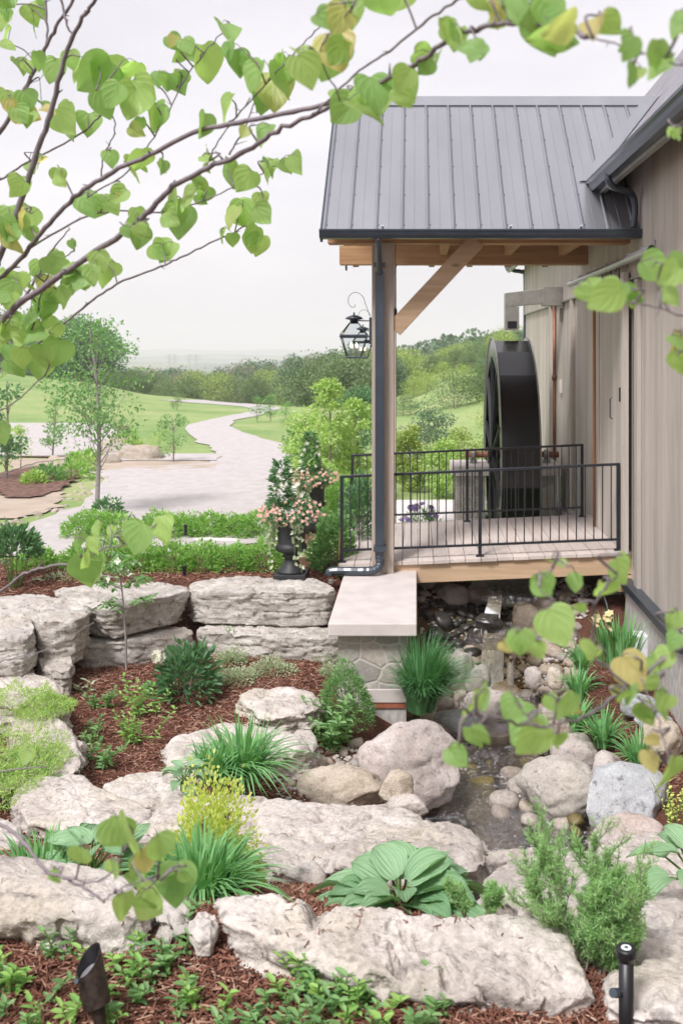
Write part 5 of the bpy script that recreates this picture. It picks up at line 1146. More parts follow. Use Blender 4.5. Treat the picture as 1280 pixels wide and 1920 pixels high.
# flowering sapling (dogwood)
def sapling():
    p = hit(237, 1258); t = obj_at('flowering_sapling', 'slender sapling with white flowers standing in the mulch bed', 'sapling', p); Y = p.y
    b = MB(); tr = smooth([p, P(236, 1200, Y), P(233, 1150, Y), P(228, 1100, Y), P(222, 1060, Y)], 4); b.tube(tr, [.013]*8+[.009]*(len(tr)-8), 6); tips = []
    r = random.Random(4)
    for (u0, v0, u1, v1) in [(232, 1140, 190, 1130), (232, 1140, 290, 1112), (228, 1105, 180, 1090), (228, 1100, 275, 1080), (226, 1080, 200, 1055), (224, 1070, 250, 1050), (222, 1060, 222, 1035), (224, 1070, 280, 1085), (226, 1085, 170, 1080)]:
        a = P(u0, v0, Y); c = P(u1, v1, Y+r.uniform(-.3, .3)); b.tube([a, a.lerp(c, .5)+Vector((0, 0, .02)), c], [.006, .004, .002], 5); tips.append((a, c))
    b.build('trunk', M['bark'], t); PP = []; DD = []
    for a, c in tips:
        for k in range(26):
            s = r.uniform(.25, 1.05); q = a.lerp(c, s)+Vector((r.gauss(0, .03), r.gauss(0, .05), r.gauss(0, .02))); PP.append(q); DD.append((r.gauss(0, 1), r.gauss(0, 1), -.1))
    mb = MB(); leaves(mb, np.array(PP), np.array(DD), [0, 0, 1.]+rng.normal(0, .3, (len(PP), 3)), .09, .04, .1, .25); mb.build('crown', M['g_mid'], t)
    blooms(np.array([P(u, v, Y-.05) for u, v in [(228, 1072), (240, 1078), (185, 1075), (215, 1070), (250, 1060), (205, 1085), (222, 1052), (235, 1070)]]), .045, 'petal_white', t, np.random.default_rng(5), 'flowers', 4)
sapling()
# hedge shrubs: two rows behind the terrace
for k, u in enumerate([70, 150, 205, 262, 322, 382, 436, 492]):
    pp = P(u, 1068+6*(u < 180), 12.45); h = .42+.07*((k*37) % 5)/5
    if k < 2: u2 = u
    mound(pp, .30, .27, h*.74, 1500, .055, .026, 'g_bright', 'rounded bright green shrub of the front row behind the terrace wall', 'hedge_shrub', 'shrub', 100+k, group='front row of hedge shrubs', lump=.28, inner=.7)
for k, u in enumerate([160, 205, 300, 345, 392, 440, 480]):
    mound(P(u, 1003, 15.0), .36, .3, .30+.05*((k*29) % 5)/5, 1300, .06, .028, 'g_bright', 'rounded bright green shrub of the rear row beside the road', 'hedge_shrub', 'shrub', 120+k, group='rear row of hedge shrubs', lump=.28, inner=.7)
t = mound(hit(30, 1100)+Vector((0, 0, .35)), .27, .27, .36, 560, .12, .045, 'g_dark', 'dark green peony on bare stems at the left edge', 'peony_bush', 'peony', 131, stems=False)
pst = MB(); q0 = hit(30, 1100)
for k in range(16):
    a = k*2.4; pst.tube([q0+Vector((.05*math.cos(a), .05*math.sin(a), -.02)), q0+Vector((.12*math.cos(a), .12*math.sin(a), .25)), q0+Vector((.17*math.cos(a), .17*math.sin(a), .5))], [.006, .005, .003], 5)
pst.build('stems', M['stem'], t)
mound(P(200, 965, 16.6), .25, .25, .25, 320, .11, .04, 'g_dark', 'dark leafy peony with a white bloom behind the rear hedge', 'peony_bush', 'peony', 133, flowers=('petal_white', 4, .06))
mound(P(140, 1085, 11.9), .4, .15, .08, 300, .05, .02, 'g_silver', 'straggly greyish ground cover on mulch behind the armour stones', 'ground_cover_plant', 'ground cover', 134)
mound(P(625, 1072, 12.5), .27, .3, .78, 1700, .075, .045, 'g_mid', 'dense green rose bush between the urn and the deck', 'rose_bush', 'shrub', 135, lump=.3)
mound(P(675, 1000, 13.6), .3, .3, .75, 1500, .07, .04, 'g_dark', 'green bush seen through the left end of the railing', 'rose_bush', 'shrub', 136)
mound(P(790, 1000, 16), .35, .3, .42, 500, .10, .02, 'g_mid', 'iris clump with purple flowers behind the deck', 'iris_clump', 'iris', 137, flowers=('petal_purple', 26, .06), up=1.2)
# irises and daylilies on the right bank
for k, (u, v, Y, h, lb) in enumerate([(1160, 1250, 10.1, .55, 'iris clump with cream flowers beside the outlet box'), (1085, 1310, 10.0, .38, 'daylily tuft below the irises on the right bank'), (1080, 1372, 9.6, .4, 'daylily tuft in the middle of the right bank'), (1130, 1400, 9.3, .42, 'daylily tuft lower on the right bank'), (1195, 1440, 8.8, .38, 'daylily tuft between grey boulder and tan boulder'), (1090, 1255, 10.6, .35, 'small daylily tuft highest on the right bank')]):
    t = tuft(P(u, v, Y), h, .75 if k else .4, 90 if k else 170, 'g_blade', lb, 'iris_clump' if k == 0 else 'daylily_clump', 'iris' if k == 0 else 'daylily', .02, 140+k, r0=.08 if k else .2)
    if k == 0:
        S = MB(); fl = []
        for (a, b) in [(1118, 1158), (1138, 1158), (1142, 1152), (1114, 1170), (1139, 1178), (1136, 1162)]:
            q = P(a, b, 9.9); fl.append(q); S.tube([P(a+14, 1240, 10), P(a+4, 1195, 9.95), q], .005, 5)
        S.build('flower_stems', M['stem'], t); blooms(np.array(fl), .055, 'iris', t, np.random.default_rng(8))
sprigs(P(1275, 1545, 6.3), .1, 24, .2, .035, .02, 'g_yellow', 'small golden yellow plant at right edge by the grey boulder', 'golden_shrub', 'shrub', 150, 9, follow=False)
tuft(P(800, 1125, 12.9), .35, .5, 120, 'g_blade', 'grass tuft under the deck behind the stone wall', sd=152, w_=.014)
# urns with flowers
def urn(p, s, label, lab2, sd, ch_=.68, dx=-.05):
    t = obj_at('garden_urn', label, 'urn', p); z = p.z
    b = MB(); b.box(p.x-.19*s, p.x+.19*s, p.y-.19*s, p.y+.19*s, z, z+.075*s); b.build('plinth', M['urn'], t, bev=.008)
    b = MB(); b.lathe([(.17*s, .075*s), (.16*s, .1*s), (.11*s, .15*s), (.085*s, .21*s), (.08*s, .25*s), (.1*s, .255*s), (.105*s, .27*s), (.09*s, .285*s), (.1*s, .3*s), (.165*s, .325*s), (.188*s, .355*s), (.184*s, .39*s), (.165*s, .41*s), (.16*s, .43*s), (.168*s, .6*s), (.185*s, .68*s), (.2*s, .7*s), (.2*s, .72*s), (.17*s, .72*s), (.15*s, .64*s), (0, .63*s)], (p.x, p.y, z), 40)
    b.build('bowl', M['urn'], t, True)
    r = np.random.default_rng(sd); f = obj_at('urn_planting', lab2, 'flowers', (p.x, p.y, z+.64*s))
    n = 900; c = np.array([p.x, p.y, z+.79*s]); d = unit(r.normal(size=(n, 3))); Q = c+d*[.34*s, .34*s, .17*s]*(.4+.6*r.random((n, 1))); mb = MB()
    leaves(mb, Q, unit(d+rdir(r, n)*.5), rdir(r, n, 1), .05*s, .028*s)
    n = 420; hgt = r.random(n); a = r.uniform(0, 6.28, n); rad = .17*s*(1-hgt*.55)*(.3+.7*r.random(n)); Q = np.stack([p.x+dx*s+rad*np.cos(a), p.y+rad*np.sin(a), z+(.8+ch_*hgt)*s], 1)
    leaves(mb, Q, np.stack([np.cos(a), np.sin(a), .3+0*a], 1)+r.normal(0, .4, (n, 3)), rdir(r, n, 1), .085*s, .035*s); mb.build('foliage', M['g_dark'], f)
    mb = MB(); S = MB()      # trailing pale ivy
    for k in range(13):
        a = r.uniform(0, 6.28) if k > 5 else math.pi+r.uniform(-.6, .6); L = r.uniform(.3, .62)*s; pts = [Vector((p.x+math.cos(a)*(.15+.12*q)*s+.0, p.y+math.sin(a)*(.15+.12*q)*s-.02, z+.72*s+.06*s*math.sin(q*3)-L*q*q)) for q in np.linspace(0, 1, 7)]
        S.tube(pts, .003, 4); n = 26; tt = r.random(n)*5.99; Q = np.array([pts[int(q)].lerp(pts[int(q)+1], q % 1) for q in tt])+r.normal(0, .018, (n, 3)); leaves(mb, Q, rdir(r, n, -.4), [0, -1, .4]+r.normal(0, .4, (n, 3)), .05*s, .042*s)
    mb.build('trailing_ivy', M['g_silver'], f); S.build('ivy_stems', M['stem'], f)
    n = 120; d = unit(r.normal(size=(n, 3))+[0, -.5, 0]); d[:, 2] = d[:, 2]*.9-.05; Q = c+d*[.36*s, .36*s, .17*s]*(1+.1*r.random((n, 1))); blooms(Q, .026*s, 'petal_pink', f, r, 'pink_flower', 5, True)
    n = 34; a = r.uniform(0, 6.28, n); hgt = r.random(n); Q = np.stack([p.x-.05*s+.19*s*np.cos(a)*(1.05-hgt*.5), p.y+.19*s*np.sin(a)*(1.05-hgt*.5), z+(.8+(ch_-.06)*hgt)*s], 1); blooms(Q, .034*s, 'petal_white', f, r, 'white_flower', 5, True)
urn(P(546, 1084, 11.75), 1.0, 'black cast urn standing on the long armour stone', 'pink and white flowers with trailing ivy overflowing the front urn', 3, .58, -.12)
urn(P(588, 990, 15.4), 1.0, 'second black urn partly hidden behind the flowers of the front one', 'white and pink flowers overflowing the rear urn', 4)
# ------------------------------------------------------------------ garden lights and small hardware
t = thing('garden_spotlight', 'dark bronze spotlight with slanted hood standing in the mulch at lower left', 'spotlight', hit(175, 1880))
base, top = P(182, 1885, 2.47), P(160, 1770, 2.5)
ax = (top-base).normalized(); b = MB()
def tilt_tube(mb, a, ax, L, r0, r1, cut, k=28):
    x = ax.cross(Vector((0, 1, 0))).normalized(); y = ax.cross(x); v = []
    for (rr_, zz, cc) in ((r0, 0, 0), (r0, L, cut), (r1, L, cut), (r1, L*.55, 0)):
        for j in range(k):
            th = 2*math.pi*j/k; rd = x*math.cos(th)+y*math.sin(th); q = a+rd*rr_+ax*(zz-cc*.5*rd.dot(Vector((-.5, -.85, 0)))); v.append(tuple(q))
    f = [(i*k+j, i*k+(j+1) % k, (i+1)*k+(j+1) % k, (i+1)*k+j) for i in range(3) for j in range(k)]+[tuple(range(k))[::-1], tuple(3*k+j for j in range(k))]
    mb.add(v, f)
tilt_tube(b, base, ax, .105, .034, .0315, .055); b.build('hood', M['bronze'], t)
k_ = 28; x_ = ax.cross(Vector((0, 1, 0))).normalized(); y_ = ax.cross(x_); vv = []
for zz, cc in ((.102, .055), (.045, 0)):
    for j in range(k_):
        th = 2*math.pi*j/k_; rd = x_*math.cos(th)+y_*math.sin(th); vv.append(tuple(base+rd*.0312+ax*(zz-cc*.5*rd.dot(Vector((-.5, -.85, 0))))))
b = MB(); b.add(vv, [(j, (j+1) % k_, k_+(j+1) % k_, k_+j) for j in range(k_)]); b.build('inner_sleeve', M['black'], t, True)
b = MB(); b.lathe([(.028, 0), (.028, .003)], (0, 0, 0), 24)
o = b.build('lens', M['galv'], None); o.location = base+ax*.074; o.rotation_euler = (ax+Vector((-.2, -.4, 0))).normalized().to_track_quat('Z', 'Y').to_euler(); o.parent = t; o.matrix_parent_inverse = Matrix.Translation(-Vector(t.location))
b = MB(); b.tube([base-ax*.12, base-ax*-.005], [.004, .02], 10); b.build('ground_spike', M['bronze'], t)
b = MB(); b.tube([P(147, 1840, 2.44), P(143, 1840, 2.43)], .006, 10); b.build('aiming_knob', M['bluemetal'], t)
t = thing('path_light', 'black cylindrical path light with a round flat head at lower right', 'path light', P(1172, 2010, 2.45)); q = P(1173, 1786, 2.45)
b = MB(); b.lathe([(.018, -.34), (.0185, -.02)], q, 24); b.build('stem', M['black'], t, True)
b = MB(); b.lathe([(.0185, -.02), (.024, -.008), (.0255, -.006), (.0255, .01), (.022, .013), (.014, .013), (.0135, .0105), (0, .0105)], q, 30); b.build('head', M['black'], t, False)
b = MB(); b.lathe([(.0125, .0107), (.0125, .0125)], q, 24); b.build('top_disc', M['white'], t)
b = MB(); b.lathe([(.0045, .0127), (.0045, .0138)], q, 16); b.build('centre_screw', M['bluemetal'], t)
b = MB(); b.tube([P(1158, 1862, 2.44), P(1148, 1862, 2.42)], .011, 12); b.build('side_knob', M['bluemetal'], t)
for k, (u, v0, v1, Y) in enumerate([(346, 1063, 1088, 12.0), (348, 985, 1003, 14.2)]):
    b = MB(); a = P(u, v1, Y); b.tube([a, P(u, v0, Y)], .022, 10); b.lathe([(.03, 0), (.03, .04), (0, .045)], P(u, v0+4, Y), 12)
    tag(b.build('path_light', M['black'], None), ['short black path light in front of the front hedge', 'short brown path light between the two hedge rows'][k], 'path light')
b = MB(); b.tube(smooth([P(240, 985, 15), P(240, 972, 15), P(247, 964, 15), P(254, 972, 15), P(254, 985, 15)]), .012, 6); tag(b.build('hoop_stake', M['greymetal'], None, True), 'small grey hoop stake rising from the rear hedge', 'garden stake')
b = MB(); b.lathe([(.03, -.01), (.03, .03), (.02, .035), (0, .035)], P(620, 1092, 11.55), 12); tag(b.build('valve_cap', M['greymetal'], None), 'small grey cap between the urn stone and the stone wall', 'cap')
b = MB(); b.tube([P(633, 1077, 12.1), P(640, 960, 12.2)], .007, 5); tag(b.build('plant_cane', M['cedar'], None), 'thin cane leaning beside the rose bush and railing', 'cane')
# bark chips
def chips(name, regions, label):
    PP = []; 
    for (x0, x1, y0, y1, n, s, fz) in regions:
        x = rng.uniform(x0, x1, n); y = rng.uniform(y0, y1, n); z = H-drop(x, y)+rng.uniform(0, .018, n)*fz; PP.append(np.stack([x, y, z, np.full(n, s)], 1))
    for ob, m_, s in ((long_slab, 150, .02), (left_slab, 40, .02), (mid_slab, 40, .03)):    # chips that landed on the slabs
        V = np.array([v.co[:] for v in ob.data.vertices]); V = V[V[:, 2] > V[:, 2].max()-.07]; k = rng.integers(0, len(V), m_)
        k = k[fbm(V[k], 5, 3) > -.02]; PP.append(np.c_[V[k]+[0, 0, .004], np.full(len(k), s)])
    Q = np.concatenate(PP); n = len(Q); a = rng.uniform(0, 6.283, n); L = Q[:, 3]*rng.uniform(.4, 1.5, n); W = Q[:, 3]*rng.uniform(.08, .24, n)
    D = unit(np.stack([np.cos(a), np.sin(a), rng.normal(0, .28, n)], 1)); S = unit(np.cross(D, [0, 0, 1.]+rng.normal(0, .4, (n, 3)))); U = np.cross(S, D); c = Q[:, :3]
    l = L[:, None]/2; w2 = W[:, None]/2; V = np.stack([c-D*l-S*w2, c-D*l*.9+S*w2, c-D*l*.8+U*w2*.9, c+D*l-S*w2*.4, c+D*l*.85+S*w2*.7, c+D*l*.7+U*w2*.8], 1).reshape(-1, 3); i = np.arange(n)*6
    f = np.concatenate([np.stack([i, i+3, i+5, i+2], 1), np.stack([i+1, i+2, i+5, i+4], 1), np.stack([i, i+1, i+4, i+3], 1)]); mb = MB(); mb.adda(V, f)
    e = np.concatenate([np.stack([i, i+2, i+1], 1), np.stack([i+3, i+4, i+5], 1)]); mb.f.extend(e.tolist())
    tag(mb.build(name, M['chips'], None), label, kind='stuff')
M['chips'] = None
def chipmat():
    m, t, out = newmat('bark_chips'); g_ = t.nodes.new('ShaderNodeNewGeometry'); b = t.nodes.new('ShaderNodeBsdfPrincipled'); b.inputs['Roughness'].default_value = .9; b.inputs['Specular IOR Level'].default_value = .2
    c = ramp(t, g_.outputs['Random Per Island'], [(0, (.09, .036, .025)), (.45, (.19, .08, .055)), (.8, (.30, .15, .105)), (.95, (.45, .28, .2)), (1, (.5, .38, .3))])
    t.links.new(c, b.inputs['Base Color']); t.links.new(b.outputs[0], out.inputs[0]); return m
M['chips'] = chipmat()
chips('mulch', [(-1.9, 1.1, 1.9, 3.25, 52000, .034, 1), (-.9, .5, 3.2, 4.6, 14000, .04, 1), (-4.4, -.7, 7.2, 11.3, 34000, .055, 1), (-5.5, -1.4, 3.0, 7.4, 16000, .05, 1), (-6, -.4, 11.4, 12.6, 12000, .06, 1), (1.0, 2.5, 8.4, 11.6, 12000, .05, 1), (-3.2, -.8, 11.0, 11.7, 4000, .05, 1), (-4, -1.5, 14, 16.2, 4000, .07, 1)], 'red brown shredded bark mulch')
# loose chips lying on the long slab

# ------------------------------------------------------------------ trees and far landscape
def tree(name, h, cw, ch_, nclump, nleaf, leaf, mat, sd, trunk=.3, tr=.03, loose=.35, shape=1., parts=True, loc=(0, 0, 0), tmat='bark_far', label=None, cat='tree', group=None, fork=None, asp=.6):
    """tapered trunk, limbs to every clump, leaves spread round clump centres"""
    r = np.random.default_rng(sd); t = thing(name, label, cat, loc, group); L0 = Vector(loc)
    b = MB(); lean = Vector((r.normal(0, .03), r.normal(0, .03), 0))*h
    tp = [L0+lean*s*s+Vector((math.sin(s*5+sd)*.01*h, math.cos(s*4+sd)*.01*h, h*.93*s-(.1 if s == 0 else 0))) for s in np.linspace(0, 1, 9)]
    b.tube(tp, [tr*h*(1-.85*s)**.9+.002*h for s in np.linspace(0, 1, 9)], 8)
    Q = []; D = []
    for k in range(nclump):
        s = r.random(); a = r.uniform(0, 6.283); zz = trunk+(1-trunk)*s
        prof = math.sin(math.pi*min(1, (s*.86+.12)))**.6 if shape == 1 else (1-s)**.8
        rad = cw/2*prof*(.35+.65*r.random()**.6); c = np.array([L0.x+lean.x*zz+rad*math.cos(a), L0.y+lean.y*zz+rad*math.sin(a), L0.z+h*zz*.97])
        fs = max(.02, (zz-.14)*.9)*8; j = int(min(7, fs)); st = tp[j].lerp(tp[min(8, j+1)], min(1, fs-j)); m_ = st.lerp(Vector(c), .55)+Vector((0, 0, -.03*h)); b.tube([st, m_, c], [tr*h*.28, tr*h*.15, tr*h*.05], 5, False)
        n = int(nleaf*r.uniform(.6, 1.4)); cs = cw*loose*.32*r.uniform(.6, 1.3)
        p = r.normal(size=(n, 3)); p = p/np.maximum(1, np.linalg.norm(p, axis=1, keepdims=True)/1.6); Q.append(c+p*[cs, cs, cs*.62]); D.append(p+rdir(r, n)*1.2+[0, 0, -.2])
    Q = np.concatenate(Q); D = np.concatenate(D); n = len(Q)
    mb = MB(); cards(mb, Q, D, rdir(r, n, .7), leaf*r.uniform(.6, 1.3, n), leaf*asp)
    b.build('trunk', M[tmat], t); mb.build('crown', M[mat], t); return t
# young trees beside the road
p = Vector(((185-780)*17.5/F, 17.5, 0)); p.z = G(p.x, p.y)
tree('young_tree', 3.6, 1.5, 0, 40, 80, .07, 'g_mid', 5, .36, .011, .42, loc=p, tmat='bark', label='young slender tree with airy crown in front of the parking lot', cat='young tree')
for k, (u, v, v1, wpx, mt, lb) in enumerate([(100, 858, 745, 45, 'g_mid', 'small sapling on the island in front of the parking lot'), (325, 868, 770, 50, 'g_mid', 'sapling beside the road fork'), (298, 845, 800, 40, 'g_lime', 'bushy sapling beside the stepped path by the parking lot'),
     (482, 792, 745, 24, 'g_mid', 'small sapling standing in the grass where the road bends'), (507, 790, 738, 22, 'g_mid', 'right hand sapling of the pair where the road bends'), (536, 800, 755, 30, 'g_mid', 'sapling half hidden behind the golden shrubs'),
     (40, 880, 800, 40, 'g_lime', 'small leafy sapling at the far left of the island'), (12, 900, 700, 75, 'g_dark', 'dense dark conical evergreen at the left edge'), (332, 770, 738, 24, 'g_far1', 'tiny sapling on the near side of the far road')]):
    q = hit(u, v); h = (v-v1)*q.y/F; tree('sapling', h, wpx*q.y/F, 0, 18, 38, .035*h+.02, mt, 30+k, .2, .014, .5, loc=q, label=lb, cat='sapling')
for k, (u, v, s, mt) in enumerate([(135, 900, .4, 'g_bright'), (160, 885, .3, 'g_lime'), (90, 905, .35, 'g_mid'), (65, 910, .25, 'g_lime'), (170, 865, .3, 'g_bright'), (250, 845, .3, 'g_lime'), (238, 835, .4, 'g_bright'), (140, 875, .3, 'g_bright')]):
    q = hit(u, v); mound(q, s, s, s*1.2, 260, .12, .07, mt, 'small rounded shrub on the mulch islands by the parking lot', 'small_shrub', 'shrub', 200+k, group='small shrubs on the mulch islands')
for k, (u, v, s) in enumerate([(128, 875, .4), (150, 870, .25), (205, 868, .35), (105, 868, .3), (120, 888, .3), (186, 862, .3)]):
    q = hit(u, v); o = stone(q.x, q.y, s, 'pale garden rock on the mulch island beside the parking lot', 'pale rocks on the mulch island', z=q.z-.1)
# rubble edge of the road at the left
for k in range(70):
    s = rr.random(); u = 20+200*s+rr.uniform(-25, 25); v = 985-85*s+rr.uniform(-16, 16); q = hit(u, v)
    stone(q.x, q.y, rr.uniform(.03, .09), 'broken grey rubble stone along the left edge of the road', 'rubble along the road edge', z=q.z-.02)
# stepped stone curb blocks by the parking lot
for k, (u, v) in enumerate([(222, 822), (232, 835), (240, 848), (255, 857), (270, 862), (285, 858)]):
    q = hit(u, v); o = stone(q.x, q.y, .5, 'low pale stone step beside the parking lot', 'stone steps by the parking lot', z=q.z-.2, sx=1.6)
# mid-ground shrubs behind the deck
ms = [  # u, v_base, v_top, width px, Y, material, label, kind
 (618, 960, 712, 80, 19, 'g_lime', 'tall golden green shrub behind the rear urn'), (668, 960, 745, 70, 20, 'g_lime', 'golden green shrub right behind the lantern post'), (575, 930, 770, 80, 22, 'g_lime', 'lower golden green shrub beside the road bend'),
 (672, 900, 725, 80, 30, 'g_dark', 'dark round tree behind the golden shrubs'), (770, 950, 790, 60, 22, 'g_far3', 'narrow golden sapling seen left of the waterwheel'), (800, 930, 760, 90, 30, 'g_far2', 'grey green willow bush in the meadow'),
 (870, 900, 810, 90, 26, 'g_far3', 'light green bush directly left of the waterwheel'), (830, 940, 830, 70, 21, 'g_lime', 'loose light green bush behind the pier'), (630, 985, 880, 110, 16.5, 'g_bright', 'bright green low bush behind the railing end'), (745, 930, 850, 60, 24, 'g_far3', 'low yellowish bush between the post and the meadow'),
 (560, 900, 800, 60, 26, 'g_mid', 'mid green bush at the right edge of the road')]
for k, (u, vb, vt, wpx, Y, mt, lb) in enumerate(ms):
    z = G((u-780)*Y/F, Y); top = H-(vt-657)*Y/F; h = max(.6, top-z); q = Vector(((u-780)*Y/F, Y, z))
    tree('leafy_shrub', h, wpx*Y/F*1.05, 0, 40, 75, .04+.03*h**.5, mt, 300+k, .06, .010, .36, loc=q, label=lb, cat='shrub')
# hillside bushes and trees: a few kinds, each repeat its own object
kinds = {}
def kind(nm, h, cw, nc, nl, leaf, mt, sd, trunk, loose, shape=1):
    kinds[nm] = dict(args=(nm, h, cw, 0, nc, nl, leaf, mt, sd, trunk, .02, loose, shape), used=False)
kind('round_tree', 1, .95, 46, 70, .055, 'g_far1', 401, .12, .42); kind('blue_green_tree', 1, .8, 46, 70, .055, 'g_far2', 402, .1, .4)
kind('yellow_green_bush', 1, 1.25, 36, 70, .06, 'g_far3', 403, .03, .5); kind('brown_tree', 1, .85, 44, 60, .05, 'g_far4', 404, .12, .42)
kind('conifer', 1, .48, 60, 60, .045, 'g_far2', 405, .06, .55, 2); kind('broad_bush', 1, 1.6, 40, 70, .06, 'g_far1', 406, .02, .5)
def put(nm, loc, h, label, group, cat='tree', wsc=1.):
    kd = kinds[nm]
    if not kd['used']:
        kd['o'] = tree(*kd['args'], label=label, cat=cat, group=group); kd['used'] = True; o = kd['o']; o.location = loc; o.rotation_euler = (0, 0, rr.uniform(0, 6.3)); o.scale = (h*wsc, h*wsc, h); return o
    o = clone(kd['o'], loc, rr.uniform(0, 6.3), (h*wsc*rr.uniform(.85, 1.2), h*wsc*rr.uniform(.85, 1.2), h), label, group); o['category'] = cat; return o
rw = random.Random(21)
# bushes dotting the meadow
for (u, v, h, nm) in [(755, 780, 2.0, 'broad_bush'), (775, 745, 2.6, 'yellow_green_bush'), (850, 765, 3.2, 'broad_bush'), (868, 735, 3.0, 'yellow_green_bush'), (906, 752, 3.6, 'round_tree'), (915, 720, 3.6, 'blue_green_tree'), (800, 735, 2.4, 'yellow_green_bush'), (830, 715, 2.6, 'yellow_green_bush'),
                      (770, 715, 3, 'round_tree'), (745, 730, 2.8, 'broad_bush'), (880, 700, 3.2, 'round_tree'), (930, 800, 2.4, 'yellow_green_bush')]:
    q = hit(u, v); put(nm, q, h*.6, 'bush dotted on the meadow slope behind the waterwheel', 'bushes on the meadow slope', 'bush')
# tree line across the valley
def treeline(u0, u1, n, Ya, Yb_, h0, h1, names, label, group, top=None):
    for k in range(n):
        u = u0+(u1-u0)*(k+rw.random())/n; Y = rw.uniform(Ya, Yb_); X = (u-780)*Y/F; z = G(X, Y); h = rw.uniform(h0, h1)
        if top is not None:
            tz = H-(np.interp(u, [a for a, _ in top], [b for _, b in top])+rw.uniform(-5, 9)-657)*Y/F; h = max(2.5, tz-z)
        put(rw.choice(names), Vector((X, Y, z-.3)), h, label, group)
treeline(285, 720, 34, 125, 150, 2.6, 4.5, ['yellow_green_bush', 'round_tree', 'broad_bush', 'round_tree'], 'low shrubby tree along the foot of the valley wood', 'low trees at the foot of the valley wood')
treeline(560, 760, 22, 90, 120, 3.2, 5.5, ['round_tree', 'blue_green_tree', 'broad_bush', 'yellow_green_bush'], 'rounded tree on the near edge of the wood left of the porch post', 'trees at the near edge of the wood')
tp_ = [(270, 690), (400, 695), (470, 678), (520, 680), (560, 668), (620, 660), (700, 656), (760, 655), (800, 653), (840, 668)]
treeline(262, 850, 56, 165, 185, 6, 9, ['brown_tree', 'blue_green_tree', 'round_tree', 'conifer', 'brown_tree'], 'tree in the middle rank of the valley wood', 'trees of the valley wood', [(a, b+14) for a, b in tp_])
treeline(262, 850, 60, 195, 225, 6, 10, ['brown_tree', 'blue_green_tree', 'conifer', 'brown_tree', 'conifer'], 'tree on the skyline of the valley wood', 'skyline trees of the valley wood', tp_)
treeline(740, 980, 34, 125, 150, 3, 5, ['round_tree', 'blue_green_tree', 'round_tree', 'yellow_green_bush'], 'tree on the crest above the meadow', 'trees on the meadow crest', [(740, 672), (800, 668), (850, 655), (880, 640), (905, 628), (930, 620), (980, 615)])
treeline(740, 930, 8, 100, 122, 2.5, 4, ['round_tree', 'yellow_green_bush', 'broad_bush'], 'bushy tree on the upper meadow slope', 'trees on the upper meadow slope', [(740, 690), (800, 684), (850, 688), (930, 680)])
treeline(60, 270, 12, 135, 165, 6, 8, ['blue_green_tree', 'round_tree', 'brown_tree'], 'tree beyond the crest of the left field', 'trees beyond the left field', [(60, 672), (160, 676), (270, 690)])
for k, (u, vt, w_, lb) in enumerate([(140, 604, 4.6, 'large dark green tree standing on the crest of the left field'), (175, 612, 4.0, 'large dark round tree behind the young tree crown'), (100, 632, 4.0, 'lower dark tree left of the large ones on the crest')]):
    Y = 112+k*4; X = (u-780)*Y/F; z = G(X, Y); h = H-(vt-657)*Y/F-z
    tree('dark_tree', h, w_*1.5, 0, 80, 120, .34, 'g_dark', 500+k, .2, .02, .4, loc=(X, Y, z), label=lb, cat='tree')
treeline(-900, 60, 30, 120, 170, 6, 9, ['blue_green_tree', 'round_tree', 'brown_tree'], 'tree beyond the left field outside the porch view', 'trees beyond the left field')
# far-off forest that reads as one mass
def forest(name, label, n, sd, fn, size, mt, asp=.8):
    r = np.random.default_rng(sd); X, Y = fn(r, n); z = H-drop(X, Y); mb = MB(); K_ = 70
    h = r.uniform(.6, 1.1, n)*size; c = np.repeat(np.stack([X, Y, z+h*.45], 1), K_, 0); hs = np.repeat(h, K_)[:, None]; d = unit(r.normal(size=(n*K_, 3))); Q = c+d*hs*[.42, .42, .5]
    cards(mb, Q, unit(d+rdir(r, n*K_)*.6), rdir(r, n*K_), (hs*.13)[:, 0], (hs*.12)[:, 0]); tag(mb.build(name, M[mt]), label, kind='stuff')
forest('distant_woods', 'hazy woods filling the far valley', 3000, 9, lambda r, n: ((lambda Y: (r.uniform(-.55, .25, n)*Y, Y))(r.uniform(330, 1500, n))), 9, 'g_far2')
forest('distant_woods', 'dense wood behind the skyline trees', 1500, 10, lambda r, n: ((lambda Y: (r.uniform(-.3, .12, n)*Y, Y))(r.uniform(225, 330, n))), 7.5, 'g_far2')
# far hills
def hill(name, Y, depth, pts, mat, sd):
    us = np.linspace(-2500, 4000, 260); base = np.interp(us, [a for a, _ in pts], [b for _, b in pts]); v = []; nr = 8
    tops = H-(base-657)*Y/F+fbm(np.stack([us*.01, us*0+sd, us*0], 1), 1, 5)*Y*.004
    for j in range(nr+1):
        s = j/nr; y = Y-depth*(1-s)
        for u, zt_ in zip(us, tops):
            v.append(((u-780)*Y/F, y, (H-90)+(zt_-(H-90))*(s*s*(3-2*s))))
    n = len(us)
    for j in (1,):
        for u, zt_ in zip(us, tops): v.append(((u-780)*Y/F, Y+depth, H-90))
    f = [(j*n+i, j*n+i+1, (j+1)*n+i+1, (j+1)*n+i) for j in range(nr+1) for i in range(n-1)]
    tag(MB().add(v, f).build(name, M[mat], None, True), kind='structure')
def hillmat():
    m, t, out = newmat('far_wooded_hills'); b = t.nodes.new('ShaderNodeBsdfPrincipled'); b.inputs['Roughness'].default_value = 1; b.inputs['Specular IOR Level'].default_value = 0
    c = ramp(t, noise(t, coords(t, (1, 1, 3)), .006, 7, .65), [(.4, (.08, .13, .09)), (.55, (.14, .19, .1)), (.62, (.34, .34, .2)), (.68, (.1, .15, .1))]); t.links.new(c, b.inputs['Base Color']); t.links.new(b.outputs[0], out.inputs[0]); return m
M['hill'] = hillmat()
